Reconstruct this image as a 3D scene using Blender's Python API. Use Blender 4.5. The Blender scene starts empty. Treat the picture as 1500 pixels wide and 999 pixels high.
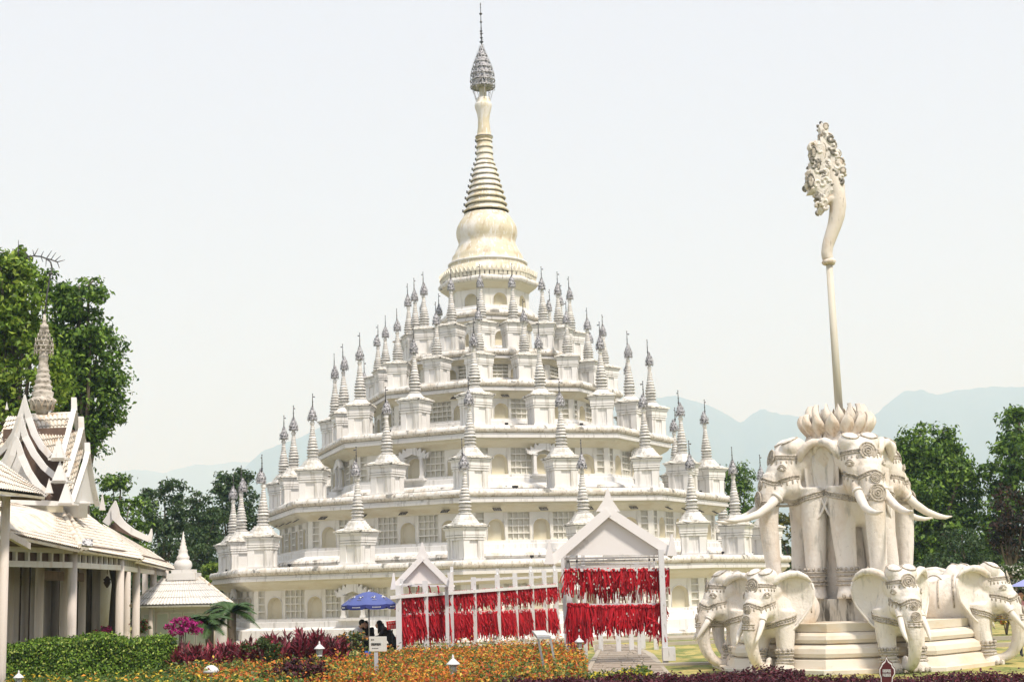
import bpy, bmesh, math, random
import numpy as np
from mathutils import Vector, Matrix
from mathutils.bvhtree import BVHTree
PI = math.pi
R_ = math.radians
random.seed(7)
rng = np.random.default_rng(7)
SC = bpy.context.scene
COL = SC.collection

# ------------------------------------------------------------------ camera, light, exposure
PITCH, ROLL, FPX, CAMZ = R_(9.551), R_(1.733), 2131.0, 2.2
cam = bpy.data.cameras.new('camera')
cam.lens = FPX / 1500 * 36
cam.clip_end = 20000
camo = bpy.data.objects.new('camera', cam)
COL.objects.link(camo)
camo.matrix_world = Matrix.Translation((0, 0, CAMZ)) @ Matrix.Rotation(PI / 2 + PITCH, 4, 'X') @ Matrix.Rotation(-ROLL, 4, 'Z')
SC.camera = camo
SUN_EL, SUN_AZ = R_(56), R_(38)          # azimuth measured from the viewer's side towards the right
world = bpy.data.worlds.new('World')
SC.world = world
world.use_nodes = True
wn, wl = world.node_tree.nodes, world.node_tree.links
bg = wn['Background']
sky = wn.new('ShaderNodeTexSky')
sky.sky_type = 'NISHITA'
sky.sun_disc = False
sky.sun_elevation = SUN_EL
sky.sun_rotation = PI - SUN_AZ
sky.dust_density = 6
sky.air_density = 1.0
sky.altitude = 900
hsv = wn.new('ShaderNodeHueSaturation')
hsv.inputs['Saturation'].default_value = 0.25
mixw = wn.new('ShaderNodeMix')
mixw.data_type = 'RGBA'
mixw.inputs[0].default_value = 0.88         # thick bright haze veils most of the blue
mixw.inputs[7].default_value = (7.8, 7.75, 8.8, 1)
wl.new(sky.outputs[0], hsv.inputs['Color'])
wl.new(hsv.outputs[0], mixw.inputs[6])
wl.new(mixw.outputs[2], bg.inputs[0])
bg.inputs[1].default_value = 0.1
sun = bpy.data.lights.new('sun', 'SUN')
sun.energy = 4.5
sun.angle = R_(7)
sun.color = (1.0, 0.975, 0.93)
suno = bpy.data.objects.new('sun', sun)
COL.objects.link(suno)
sd = Vector((math.sin(SUN_AZ) * math.cos(SUN_EL), -math.cos(SUN_AZ) * math.cos(SUN_EL), math.sin(SUN_EL)))
suno.rotation_euler = sd.to_track_quat('Z', 'Y').to_euler()
suno.location = sd * 100
SC.view_settings.view_transform = 'Standard'
SC.view_settings.look = 'None'
SC.view_settings.exposure = 0.13
SC.view_settings.gamma = 1.0
SC.cycles.max_bounces = 6
SC.cycles.diffuse_bounces = 3
SC.cycles.transparent_max_bounces = 4
SC.cycles.volume_bounces = 4
SC.cycles.use_denoising = True

# ------------------------------------------------------------------ helpers
def ray(px, py):
    x, y = px - 750.0, py - 499.5
    c, s = math.cos(ROLL), math.sin(ROLL)
    x, y = x * c - y * s, x * s + y * c
    u, r = -y, x
    d = FPX
    return Vector((r, d * math.cos(PITCH) - u * math.sin(PITCH), d * math.sin(PITCH) + u * math.cos(PITCH)))
def at(px, py, Y):
    "world point seen at photograph pixel (px, py) at the distance Y"
    v = ray(px, py)
    return Vector((0, 0, CAMZ)) + v * (Y / v.y)
def gnd(px, py, z=0.0):
    v = ray(px, py)
    return Vector((0, 0, CAMZ)) + v * ((z - CAMZ) / v.z)
def dirv(a):
    return Vector((math.sin(a), -math.cos(a), 0))

class MB:
    def __init__(s): s.v, s.f, s.m, s.sm = [], [], [], []
    def add(s, vs, fs, m=0, smooth=False):
        n = len(s.v); s.v += [tuple(p) for p in vs]
        for f in fs:
            s.f.append([i + n for i in f]); s.m.append(m); s.sm.append(smooth)
        return s
    def hexa(s, p, m=0):
        "8 points: bottom ring 0-3 ccw, top ring 4-7"
        return s.add(p, [(0, 3, 2, 1), (4, 5, 6, 7), (0, 1, 5, 4), (1, 2, 6, 5), (2, 3, 7, 6), (3, 0, 4, 7)], m)
    def box(s, c, d, m=0, rz=0.0, top=1.0):
        x, y, z = d[0] / 2, d[1] / 2, d[2] / 2
        cr, sr = math.cos(rz), math.sin(rz)
        P = []
        for zz, k in ((-z, 1.0), (z, top)):
            for a, b in ((-x, -y), (x, -y), (x, y), (-x, y)):
                a, b = a * k, b * k
                P.append((c[0] + a * cr - b * sr, c[1] + a * sr + b * cr, c[2] + zz))
        return s.hexa(P, m)
    def bar(s, p, q, w, h=None, m=0, up=(0, 0, 1)):
        "square bar from p to q"
        p, q = Vector(p), Vector(q); h = h or w
        d = (q - p).normalized(); upv = Vector(up)
        if abs(d.dot(upv)) > .98: upv = Vector((0, 1, 0))
        a = d.cross(upv).normalized() * (w / 2); b = a.cross(d).normalized() * (h / 2)
        P = [p - a - b, p + a - b, p + a + b, p - a + b, q - a - b, q + a - b, q + a + b, q - a + b]
        return s.add(P, [(0, 1, 2, 3), (7, 6, 5, 4), (4, 5, 1, 0), (5, 6, 2, 1), (6, 7, 3, 2), (7, 4, 0, 3)], m)
    def lathe(s, prof, n=16, ph=0.0, c=(0, 0, 0), m=0, smooth=True, caps=True, mats=None, closed=False):
        vs = []
        for r, z in prof:
            for i in range(n):
                a = ph + 2 * PI * i / n
                vs.append((c[0] + r * math.sin(a), c[1] - r * math.cos(a), c[2] + z))
        base = len(s.v); s.v += vs
        for j in range(len(prof) - 1):
            mm = mats[j] if mats else m
            for i in range(n):
                k = (i + 1) % n
                s.f.append([base + j * n + i, base + j * n + k, base + (j + 1) * n + k, base + (j + 1) * n + i]); s.m.append(mm); s.sm.append(smooth)
        if caps:
            s.f.append([base + i for i in range(n)][::-1]); s.m.append(m); s.sm.append(False)
            s.f.append([base + (len(prof) - 1) * n + i for i in range(n)]); s.m.append(m); s.sm.append(False)
        return s
    def tube(s, pts, rad, n=8, m=0, smooth=True, flat=1.0):
        pts = [Vector(p) for p in pts]
        if not hasattr(rad, '__len__'): rad = [rad] * len(pts)
        base = len(s.v); prev = None
        for i, p in enumerate(pts):
            t = (pts[min(i + 1, len(pts) - 1)] - pts[max(i - 1, 0)])
            t = t.normalized() if t.length > 1e-9 else Vector((0, 0, 1))
            if prev is None:
                a = t.cross(Vector((0, 0, 1)))
                if a.length < .05: a = t.cross(Vector((1, 0, 0)))
            else:
                a = prev - t * prev.dot(t)
            a.normalize(); prev = a; b = t.cross(a)
            for k in range(n):
                w = 2 * PI * k / n
                s.v.append(tuple(p + a * (rad[i] * math.cos(w)) + b * (rad[i] * flat * math.sin(w))))
        for j in range(len(pts) - 1):
            for k in range(n):
                l = (k + 1) % n
                s.f.append([base + j * n + k, base + j * n + l, base + (j + 1) * n + l, base + (j + 1) * n + k]); s.m.append(m); s.sm.append(smooth)
        s.f.append([base + i for i in range(n)][::-1]); s.m.append(m); s.sm.append(False)
        s.f.append([base + (len(pts) - 1) * n + i for i in range(n)]); s.m.append(m); s.sm.append(False)
        return s
    def ball(s, c, r, n=10, k=7, m=0):
        if not hasattr(r, '__len__'): r = (r, r, r)
        vs = [(c[0], c[1], c[2] - r[2])]
        for j in range(1, k):
            e = -PI / 2 + PI * j / k
            for i in range(n):
                a = 2 * PI * i / n
                vs.append((c[0] + r[0] * math.cos(e) * math.cos(a), c[1] + r[1] * math.cos(e) * math.sin(a), c[2] + r[2] * math.sin(e)))
        vs.append((c[0], c[1], c[2] + r[2]))
        fs = [(0, 1 + (i + 1) % n, 1 + i) for i in range(n)]
        for j in range(k - 2):
            for i in range(n):
                l = (i + 1) % n; b = 1 + j * n
                fs.append((b + i, b + l, b + n + l, b + n + i))
        b = 1 + (k - 2) * n
        fs += [(b + i, b + (i + 1) % n, len(vs) - 1) for i in range(n)]
        return s.add(vs, fs, m, True)
    def prism(s, poly, y0, y1, m=0):
        "polygon in the xz plane extruded from y0 to y1"
        n = len(poly)
        vs = [(x, y0, z) for x, z in poly] + [(x, y1, z) for x, z in poly]
        fs = [list(range(n)), list(range(2 * n - 1, n - 1, -1))] + [(i, i + n, (i + 1) % n + n, (i + 1) % n) for i in range(n)]
        return s.add(vs, fs, m)
    def xf(s, M):
        s.v = [tuple(M @ Vector(p)) for p in s.v]; return s
    def join(s, o):
        n = len(s.v); s.v += o.v; s.f += [[i + n for i in f] for f in o.f]; s.m += o.m; s.sm += o.sm
        return s
    def mesh(s, name, mats):
        me = bpy.data.meshes.new(name)
        me.from_pydata(s.v, [], s.f)
        for m in (mats if isinstance(mats, (list, tuple)) else [mats]): me.materials.append(m)
        me.polygons.foreach_set('material_index', s.m)
        me.polygons.foreach_set('use_smooth', s.sm)
        me.update()
        return me
    def build(s, name, mats, parent=None, loc=None, rz=0.0):
        return link(name, s.mesh(name, mats), parent, loc, rz)
def link(name, me, parent=None, loc=None, rz=0.0):
    o = bpy.data.objects.new(name, me); COL.objects.link(o)
    if parent is not None: o.parent = parent
    if loc is not None: o.location = loc
    if rz: o.rotation_euler = (0, 0, rz)
    return o
def tag(o, label=None, cat=None, group=None, kind=None):
    if label: o['label'] = label
    if cat: o['category'] = cat
    if group: o['group'] = group
    if kind: o['kind'] = kind
    return o
def thing(name, loc, label, cat, group=None, rz=0.0):
    return tag(link(name, None, None, loc, rz), label, cat, group)
def copy_tree(o, parent=None):
    c = o.copy(); COL.objects.link(c)
    if parent is not None: c.parent = parent
    for ch in list(o.children): copy_tree(ch, c)
    return c
ORD = ['first', 'second', 'third', 'fourth', 'fifth', 'sixth', 'seventh', 'eighth', 'ninth', 'tenth', 'eleventh', 'twelfth']

# ------------------------------------------------------------------ materials
def mat(name, col, rough=.7, metal=0.0, stains=(), bump=0.0, bscale=20.0, spec=.3, vary=0.0, vscale=3.0):
    "stains: (colour, noise scale xyz, threshold, softness, amount)"
    m = bpy.data.materials.new(name); m.use_nodes = True
    n, l = m.node_tree.nodes, m.node_tree.links
    b = n['Principled BSDF']
    b.inputs['Roughness'].default_value = rough; b.inputs['Metallic'].default_value = metal
    b.inputs['Specular IOR Level'].default_value = spec
    tc = n.new('ShaderNodeTexCoord')
    rgb = n.new('ShaderNodeRGB'); rgb.outputs[0].default_value = (*col, 1)
    cur = rgb.outputs[0]
    def noise(scale, det=6, coord=tc.outputs['Object']):
        mp = n.new('ShaderNodeMapping'); mp.inputs['Scale'].default_value = scale if hasattr(scale, '__len__') else (scale,) * 3
        l.new(coord, mp.inputs[0])
        t = n.new('ShaderNodeTexNoise'); t.inputs['Scale'].default_value = 1; t.inputs['Detail'].default_value = det; t.inputs['Roughness'].default_value = .62
        l.new(mp.outputs[0], t.inputs['Vector']); return t.outputs[0]
    if vary:
        r = n.new('ShaderNodeMapRange'); r.inputs[1].default_value = .3; r.inputs[2].default_value = .7
        r.inputs[3].default_value = 1 - vary; r.inputs[4].default_value = 1 + vary * .4
        l.new(noise(vscale), r.inputs[0])
        mx = n.new('ShaderNodeMix'); mx.data_type = 'RGBA'; mx.blend_type = 'MULTIPLY'; mx.inputs[0].default_value = 1
        l.new(cur, mx.inputs[6]); l.new(r.outputs[0], mx.inputs[7]); cur = mx.outputs[2]
    for sc, ns, th, so, am in stains:
        r = n.new('ShaderNodeMapRange'); r.inputs[1].default_value = th; r.inputs[2].default_value = th + so; r.inputs[4].default_value = am
        l.new(noise(ns, 8), r.inputs[0])
        mx = n.new('ShaderNodeMix'); mx.data_type = 'RGBA'; mx.inputs[7].default_value = (*sc, 1)
        l.new(r.outputs[0], mx.inputs[0]); l.new(cur, mx.inputs[6]); cur = mx.outputs[2]
    l.new(cur, b.inputs['Base Color'])
    if bump:
        bn = n.new('ShaderNodeBump'); bn.inputs['Strength'].default_value = bump; bn.inputs['Distance'].default_value = .03
        l.new(noise(bscale, 10), bn.inputs['Height']); l.new(bn.outputs[0], b.inputs['Normal'])
    return m
GR, BR, DK = (.34, .33, .29), (.50, .38, .24), (.10, .10, .085)
M = {}
M['white'] = mat('white_paint', (.80, .795, .77), .6, stains=[((.40, .39, .35), (5, 5, .45), .55, .1, .55), (GR, (1.2, 1.2, .35), .60, .2, .35), ((.70, .63, .47), (.5, .5, .22), .55, .2, .35)], bump=.15)
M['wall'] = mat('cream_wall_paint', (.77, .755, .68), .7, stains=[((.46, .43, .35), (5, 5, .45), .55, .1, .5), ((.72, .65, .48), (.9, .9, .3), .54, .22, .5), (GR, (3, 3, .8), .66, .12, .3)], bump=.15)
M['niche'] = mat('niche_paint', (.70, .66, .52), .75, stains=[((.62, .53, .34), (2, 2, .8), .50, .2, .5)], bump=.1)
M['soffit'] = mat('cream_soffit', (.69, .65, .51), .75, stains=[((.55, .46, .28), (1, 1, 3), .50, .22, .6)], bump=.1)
M['roll'] = mat('weathered_roll', (.80, .785, .74), .7, stains=[((.50, .42, .31), (2.2, 2.2, .6), .48, .14, .6), (DK, (1.6, 1.6, .9), .565, .06, .8), (GR, (10, 10, 1.2), .55, .1, .75)], bump=.3)
M['slab'] = mat('weathered_slab', (.80, .78, .71), .8, stains=[(GR, (6, 6, 6), .46, .15, .7), (DK, (3.5, 3.5, 3.5), .54, .08, .85)], bump=.3)
M['grime_shade'] = mat('grimy_shaded_groove', (.20, .19, .165), .9, stains=[((.6, .57, .5), (7, 7, 7), .53, .12, .8)])  # grime in the ring joints, and shadow lines painted into recesses
M['spire'] = mat('spire_plaster', (.80, .79, .75), .7, stains=[(GR, (6, 6, 2.5), .50, .15, .6), ((.62, .55, .42), (3, 3, 1.2), .55, .2, .5)], bump=.3, bscale=30)
M['gold'] = mat('yellowed_plaster', (.66, .60, .44), .6, stains=[((.80, .78, .73), (1.1, 1.1, .7), .47, .12, .85), ((.46, .33, .18), (2.6, 2.6, 1.3), .52, .12, .6), ((.84, .83, .80), (7, 7, .6), .56, .05, .85)], bump=.35, bscale=8)
M['petal'] = mat('petal_plaster', (.78, .74, .62), .7, stains=[(GR, (5, 5, 5), .52, .15, .6)])
M['tin'] = mat('pierced_tin', (.55, .55, .57), .5, metal=.1, stains=[((.04, .04, .045), (14, 14, 14), .50, .05, .9)], bump=.5, bscale=25)
M['iron'] = mat('dark_iron', (.10, .10, .105), .6, metal=.4)
M['dark'] = mat('black_metal', (.03, .03, .032), .6)
M['under'] = mat('streaked_roll_underside', (.66, .61, .51), .75, stains=[((.34, .28, .21), (9, 9, .7), .50, .12, .75), (DK, (14, 14, 1.0), .60, .07, .8), ((.80, .77, .70), (2, 2, 2), .52, .1, .7)], bump=.3)  # tan with darker streaks, for the lower half of each roll
# ------------------------------------------------------------------ ground and hills
def sheet(name, pts, z, m, kind='structure'):
    o = MB().add([(x, y, z) for x, y in pts], [list(range(len(pts)))]).build(name, m)
    return tag(o, kind=kind)
M['grass'] = mat('dry_lawn', (.16, .20, .05), .9, stains=[((.46, .38, .13), (1.1, .55, 1), .44, .12, .95), ((.10, .16, .035), (2.6, 2.6, 2), .55, .1, .8), ((.5, .44, .2), (9, 9, 9), .5, .15, .5)], bump=.5, bscale=30)
M['field'] = mat('far_fields', (.09, .12, .04), .9, stains=[((.2, .18, .08), (.02, .02, 1), .5, .1, .7)])
g = sheet('ground', [(-12000, -300), (12000, -300), (12000, 16000), (-12000, 16000)], 0.0, M['field'])
sheet('lawn', [(-60, 14), (60, 14), (60, 130), (-60, 130)], .004, M['grass'])
M['hill'] = mat('forested_hill', (.045, .075, .035), .9, stains=[((.09, .10, .05), (.01, .01, .02), .5, .1, .8)], bump=1.0, bscale=.05)
def ridge(name, pts, Y, depth, seed):
    r = np.random.default_rng(seed)
    xs = np.arange(pts[0][0], pts[-1][0] + 1, 6.0)
    ys = np.interp(xs, [p[0] for p in pts], [p[1] for p in pts]) + r.normal(0, .5, len(xs))
    crest = [at(x, y, Y) for x, y in zip(xs, ys)]
    rows = 12; vs = []; fs = []
    for j in range(rows):
        t = j / (rows - 1)
        for i, c in enumerate(crest):
            spur = math.sin(i * .55 + seed) * .5 + math.sin(i * .21 + 2 * seed) * .5
            h = max(c.z, 2) * (1 - t) ** 1.15
            vs.append((c.x * (1 - .25 * t), Y - depth * t * (1 + .35 * spur * (1 - t)), h - 3 + (r.normal(0, 4) if 0 < j < rows - 1 else 0)))
    n = len(crest)
    for j in range(rows - 1):
        for i in range(n - 1):
            fs.append((j * n + i, (j + 1) * n + i, (j + 1) * n + i + 1, j * n + i + 1))
    back = [(c.x, Y + depth, -3) for c in crest]; b0 = len(vs); vs += back
    for i in range(n - 1): fs.append((i, i + 1, b0 + i + 1, b0 + i))
    o = MB().add(vs, fs, 0, True).build(name, M['hill'])
    return tag(o, kind='structure')
ridge('hill', [(-500, 720), (-200, 700), (60, 715), (150, 700), (180, 689), (204, 687), (240, 692), (258, 686), (285, 680), (315, 680), (348, 675), (366, 677), (384, 668), (420, 655), (470, 640), (560, 650), (640, 700), (760, 760)], 12500, 2500, 3)
ridge('mountain', [(250, 800), (330, 712), (366, 677), (384, 660), (400, 654), (440, 640), (520, 600), (640, 560), (760, 540), (860, 560), (930, 583), (960, 582), (988, 579), (1036, 592), (1060, 603), (1086, 620), (1100, 606), (1116, 598), (1143, 606), (1172, 610), (1210, 622), (1250, 620), (1284, 605), (1297, 594), (1312, 581), (1325, 572), (1350, 570), (1372, 578), (1400, 571), (1450, 566), (1500, 566), (1560, 575), (1640, 600), (1760, 590), (1900, 640), (2100, 720)], 8500, 2300, 5)
def haze_box():
    m = bpy.data.materials.new('haze'); m.use_nodes = True
    n, l = m.node_tree.nodes, m.node_tree.links
    n.remove(n['Principled BSDF'])
    pv = n.new('ShaderNodeVolumePrincipled')
    pv.inputs['Color'].default_value = (.56, .78, 1.0, 1)
    pv.inputs['Absorption Color'].default_value = (1, 1, 1, 1)
    pv.inputs['Density'].default_value = HAZE
    pv.inputs['Anisotropy'].default_value = 0.0
    l.new(pv.outputs[0], n['Material Output'].inputs['Volume'])
    o = MB().box((0, 8000, 749), (24400, 17200, 1500)).build('haze', m)
    return tag(o, kind='stuff')
HAZE = .00027
haze_box()

# ------------------------------------------------------------------ the great pagoda
PC = Vector((-1.085, 70.0, 0)); YAW = R_(-4.353)
pag = thing('pagoda', PC, 'huge white octagonal terraced pagoda with ringed yellowed spire in the centre', 'pagoda')
RING = [(14.7, 0.0), (13.88, 2.9), (11.2, 5.79), (8.67, 8.66), (6.35, 10.95), (4.64, 12.62), (2.42, 14.85)]
C8 = math.cos(PI / 8)
def part(mb, name, mats, loc=None, rz=0.0): return mb.build(name, mats, pag, loc, rz)
niche_mesh = {}; lat_mesh = {}
M['latticeback'] = mat('lattice_back', (.75, .73, .62), .75, vary=.1)
def niche_panel(w, h, nw, nh, T=.22):
    mb = MB(); r = nw / 2; zc = nh - r; z0 = .03
    arch = [(-r, z0), (-r, z0 + (zc - z0) * .5)] + [(-r * math.cos(a), zc + r * math.sin(a)) for a in np.linspace(0, PI, 13)] + [(r, z0 + (zc - z0) * .5), (r, z0)]
    outer = [(-w / 2, 0), (-w / 2, (zc) * .5), (-w / 2, zc), (-w / 2, h * .85)] + [(x, h) for x in np.linspace(-w / 2, w / 2, 9)] + [(w / 2, h * .85), (w / 2, zc), (w / 2, zc * .5), (w / 2, 0)]
    n = len(arch)
    vs = [(x, 0, z) for x, z in arch] + [(x, 0, z) for x, z in outer] + [(x, T, z) for x, z in outer]
    fs = [(i, i + 1, n + i + 1, n + i) for i in range(n - 1)] + [(n + i, n + i + 1, 2 * n + i + 1, 2 * n + i) for i in range(n - 1)] + [(0, n, 2 * n - 1, n - 1)]
    mb.add(vs, [f[::-1] for f in fs], 0)
    rv = MB(); K = 6; vs = []
    rows = [(1, 0.0), (1.0, .07)] + [(math.cos(u), .07 + .30 * math.sin(u)) for u in np.linspace(.2, PI / 2, K)]
    for f, y in rows:
        for x, z in arch: vs.append((x * f, y, zc + (z - zc) * f if z > zc else z))
    fs = [(j * n + i, (j + 1) * n + i, (j + 1) * n + i + 1, j * n + i + 1) for j in range(len(rows) - 1) for i in range(n - 1)]
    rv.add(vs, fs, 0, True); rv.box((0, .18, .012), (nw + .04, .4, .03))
    # thin raised rim round the opening
    rim = MB(); rim.tube([(x * 1.06, -.012, z + .02) for x, z in arch], .018, 4)
    return mb.mesh('niche_panel', M['wall']), rv.mesh('recess', M['niche']), rim.mesh('rim', M['white'])
def lattice(w, h, nx, nz):
    mb = MB(); b = .035
    for i in range(1, nx):
        mb.box((-w / 2 + w * i / nx, .09, h / 2), (b, .06, h))
    for j in range(0, nz):
        mb.box((0, .075, h * j / nz + b * .5), (w, .09, b * 1.5))
    mb.box((0, .08, h - .015), (w, .10, .03))
    mb.box((0, .15, h / 2), (w, .02, h), 1)
    return mb.mesh('lattice_panel', [M['wall'], M['latticeback']])
def porch_mesh():
    "carved flame-crowned surround with a small white balcony"
    mb = MB()
    for s in (-1, 1):
        mb.box((s * .46, -.22, .42), (.13, .13, .84)); mb.box((s * .46, -.22, .05), (.18, .18, .1)); mb.box((s * .46, -.22, .86), (.2, .2, .06))
        mb.box((s * .46, -.08, .88), (.12, .3, .05))
    mb.box((0, -.19, -.06), (1.34, .5, .09)); mb.box((0, -.19, -.12), (1.2, .42, .05)); 
    pts = [(-.80, .98), (-.86, 1.26), (-.66, 1.12), (-.64, 1.38), (-.48, 1.22), (-.44, 1.54), (-.30, 1.36), (-.24, 1.70), (-.12, 1.50), (0, 1.95), (.12, 1.50), (.24, 1.70), (.30, 1.36), (.44, 1.54), (.48, 1.22), (.64, 1.38), (.66, 1.12), (.86, 1.26), (.80, .98)]
    inner = [(x * .80, .82 + (.42 - abs(x) * .5) * .55) for x, _ in pts]
    vs = [(x, -.28, z * .82 + .08) for x, z in pts] + [(x, -.28, z) for x, z in inner] + [(x, -.18, z * .82 + .08) for x, z in pts] + [(x, -.18, z) for x, z in inner]
    n = len(pts); fs = []
    for i in range(n - 1):
        fs += [(n + i, n + i + 1, i + 1, i), (i, i + 1, 2 * n + i + 1, 2 * n + i), (3 * n + i, n + i, n + i + 1, 3 * n + i + 1)[::-1], (2 * n + i, 2 * n + i + 1, 3 * n + i + 1, 3 * n + i)]
    fs += [(0, 2 * n, 3 * n, n), (n - 1, 2 * n - 1, 4 * n - 1, 3 * n - 1)]
    mb.add(vs, fs)
    return mb.mesh('carved_porch', M['white'])
PORCH = porch_mesh()
def vent_mesh():
    mb = MB()
    for s in (-1, 1):
        mb.bar((-.16, 0, s * .13), (.16, 0, s * .13), .022); mb.bar((s * .16, 0, -.13), (s * .16, 0, .13), .022)
    for k in range(4):
        a = PI / 4 + k * PI / 2
        mb.tube([(.11 * math.cos(a) + .055 * math.cos(t), 0, .085 * math.sin(a) + .045 * math.sin(t)) for t in np.linspace(0, 2 * PI, 9)], .012, 4)
    mb.ball((0, 0, 0), .03, 6, 4)
    return mb.mesh('floral_vent', M['iron'])
VENT = vent_mesh()
for i in range(6):
    (Ra, za), (Rb, zb) = RING[i], RING[i + 1]
    H = zb - za; s = H / 2.89
    Rw = Rb - .75 * (s if i < 5 else .5)
    base = .35 if i else 0.0
    A = Rw + .62 * s
    # lower bands
    prof = [(Ra - .12, za + base - .02), (A + .10, za + base - .02), (A + .10, za + base + .06), (A + .16, za + base + .09), (A + .19, za + base + .17), (A + .13, za + base + .27), (A - .02, za + base + .30), (A - .05, za + .70 * s),
            (Rw + .20, za + .80 * s), (Rw + .20, za + 1.0 * s), (Rw + .12, za + 1.04 * s), (Rw + .12, za + 1.14 * s), (Rw - .3, za + 1.145 * s)]
    if i == 5: prof = [(Ra - .12, za + base), (Rw + .5, za + base), (Rw + .45, za + .7), (Rw + .15, za + .8), (Rw + .12, za + 1.1 * s), (Rw - .3, za + 1.105 * s)]
    mt = [2, 0, 0, 1, 1, 1, 0, 0, 0, 0, 0, 0][:len(prof) - 1]
    if i == 5: mt = [2, 0, 0, 0, 0]
    if i == 0: mt[0] = 0
    part(MB().lathe(prof, 8, YAW, mats=mt, smooth=False, caps=False), 'base_moulding', [M['white'], M['roll'], M['slab']])
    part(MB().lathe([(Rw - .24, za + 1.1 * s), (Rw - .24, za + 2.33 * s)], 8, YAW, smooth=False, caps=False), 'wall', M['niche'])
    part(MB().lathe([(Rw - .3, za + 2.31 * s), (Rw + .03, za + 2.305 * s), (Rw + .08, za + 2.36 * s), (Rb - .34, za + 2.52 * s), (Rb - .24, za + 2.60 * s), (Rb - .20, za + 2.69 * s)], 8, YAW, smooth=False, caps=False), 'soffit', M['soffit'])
    part(MB().lathe([(Rb - .25, za + 2.688 * s), (Rb - .08, za + 2.686 * s), (Rb - .07, za + 2.80 * s), (Rb - .12, za + 2.81 * s), (Rb - .12, zb + .01)], 8, YAW, smooth=False, caps=False), 'fascia', M['white'])
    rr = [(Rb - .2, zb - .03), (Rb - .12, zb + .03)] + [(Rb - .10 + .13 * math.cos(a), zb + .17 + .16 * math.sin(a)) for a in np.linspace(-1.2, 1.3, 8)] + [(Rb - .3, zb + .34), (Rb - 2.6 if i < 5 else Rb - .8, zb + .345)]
    part(MB().lathe(rr, 8, YAW, mats=[3] + [2] * 4 + [0] * (len(rr) - 7) + [3, 1], smooth=False, caps=False), 'roll_moulding', [M['roll'], M['slab'], M['under'], M['grime_shade']])  # dark first strip paints the shadow line between fascia and roll
    # walls: niches, lattices, pilasters
    hh = 1.17 * s; zw = za + 1.141 * s
    ap = Rw * C8; face = 2 * Rw * math.sin(PI / 8)
    nn = max(1, 5 - i)
    key = round(s, 2)
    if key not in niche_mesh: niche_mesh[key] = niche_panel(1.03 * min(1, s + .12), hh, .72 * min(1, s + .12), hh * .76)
    pw = 1.03 * min(1, s + .12); pil = .2; small = .33
    lw = (face - 2 * pil - 2 * small - nn * pw) / max(1, nn - 1) if nn > 1 else 0
    if nn == 1: small = (face - 2 * pil - pw) / 2
    lk = (key, round(lw, 2)); sk = (key, round(small, 2), 's')
    if nn > 1 and lk not in lat_mesh: lat_mesh[lk] = lattice(lw, hh, max(2, round(lw / .235)), 4)
    if sk not in lat_mesh: lat_mesh[sk] = lattice(small, hh, max(1, round(small / .26)), 4)
    pk = (key, 'p')
    if pk not in lat_mesh: lat_mesh[pk] = MB().box((0, .11, hh / 2), (pil, .22, hh)).mesh('pilaster', M['wall'])
    for k in range(8):
        a = YAW + PI / 8 + k * PI / 4
        dn = math.atan2(math.sin(a), math.cos(a))
        if abs(dn) > R_(115): continue
        o = dirv(a) * ap; t = Vector((math.cos(a), math.sin(a), 0))
        def put(me, name, x, z=zw, par=pag, off=0.0): return link(name, me, par, o + t * x + dirv(a) * off + Vector((0, 0, z)), a)
        x = -face / 2
        put(lat_mesh[pk], 'pilaster', x + pil / 2); x += pil
        put(lat_mesh[sk], 'lattice_panel', x + small / 2); x += small
        for q in range(nn):
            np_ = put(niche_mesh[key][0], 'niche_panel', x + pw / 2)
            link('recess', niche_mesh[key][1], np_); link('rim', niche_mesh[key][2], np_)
            if nn % 2 and q == nn // 2 and i in (0, 2):
                put(PORCH, 'carved_porch', x + pw / 2)
            x += pw
            if q < nn - 1:
                put(lat_mesh[lk], 'lattice_panel', x + lw / 2); x += lw
        put(lat_mesh[sk], 'lattice_panel', x + small / 2); x += small
        put(lat_mesh[pk], 'pilaster', x + pil / 2)
        if i in (1, 3):
            nv = 4 if i == 1 else 2
            for q in range(nv):
                xx = (q + .5) / nv * face - face / 2
                v = link('floral_vent', VENT, pag, o + t * xx + dirv(a) * .37 * s + Vector((0, 0, za + 2.405 * s)))
                v.rotation_euler = (R_(-62), 0, a)
        if i in (1, 2, 3):
            for q in range(2):
                xx = random.uniform(-.42, .42) * face
                L = MB().box((0, 0, .09), (.13, .09, .09)).box((0, .02, .03), (.04, .04, .06)).mesh('floodlight', M['dark']) if 'fl' not in lat_mesh else lat_mesh['fl']
                lat_mesh['fl'] = L
                link('floodlight', L, pag, PC * 0 + dirv(a) * ((Ra - .55) * C8) + t * xx + Vector((0, 0, za + .34)), a)
# drum
ph = YAW
Rd = 1.98; zd, zt = 15.2, 16.35
part(MB().lathe([(2.25, 15.18), (2.25, 15.28), (2.12, 15.34), (2.12, 15.44), (Rd - .26, 15.44)], 8, ph, smooth=False, caps=False), 'base_moulding', M['white'])
part(MB().lathe([(Rd - .26, 15.3), (Rd - .26, 16.3)], 8, ph, smooth=False, caps=False), 'wall', M['niche'])
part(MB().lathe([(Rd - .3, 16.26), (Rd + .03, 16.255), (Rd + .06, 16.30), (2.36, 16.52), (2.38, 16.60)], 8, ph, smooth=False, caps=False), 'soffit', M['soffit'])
rr = [(2.3, 16.59)] + [(2.38 + .11 * math.cos(a), 16.72 + .13 * math.sin(a)) for a in np.linspace(-1.4, 1.5, 9)] + [(1.7, 16.86)]
part(MB().lathe(rr, 8, ph, smooth=False, caps=False), 'roll_moulding', M['roll'])
nm = niche_panel(2 * Rd * math.sin(PI / 8), .84, .66, .62, .24)
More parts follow.
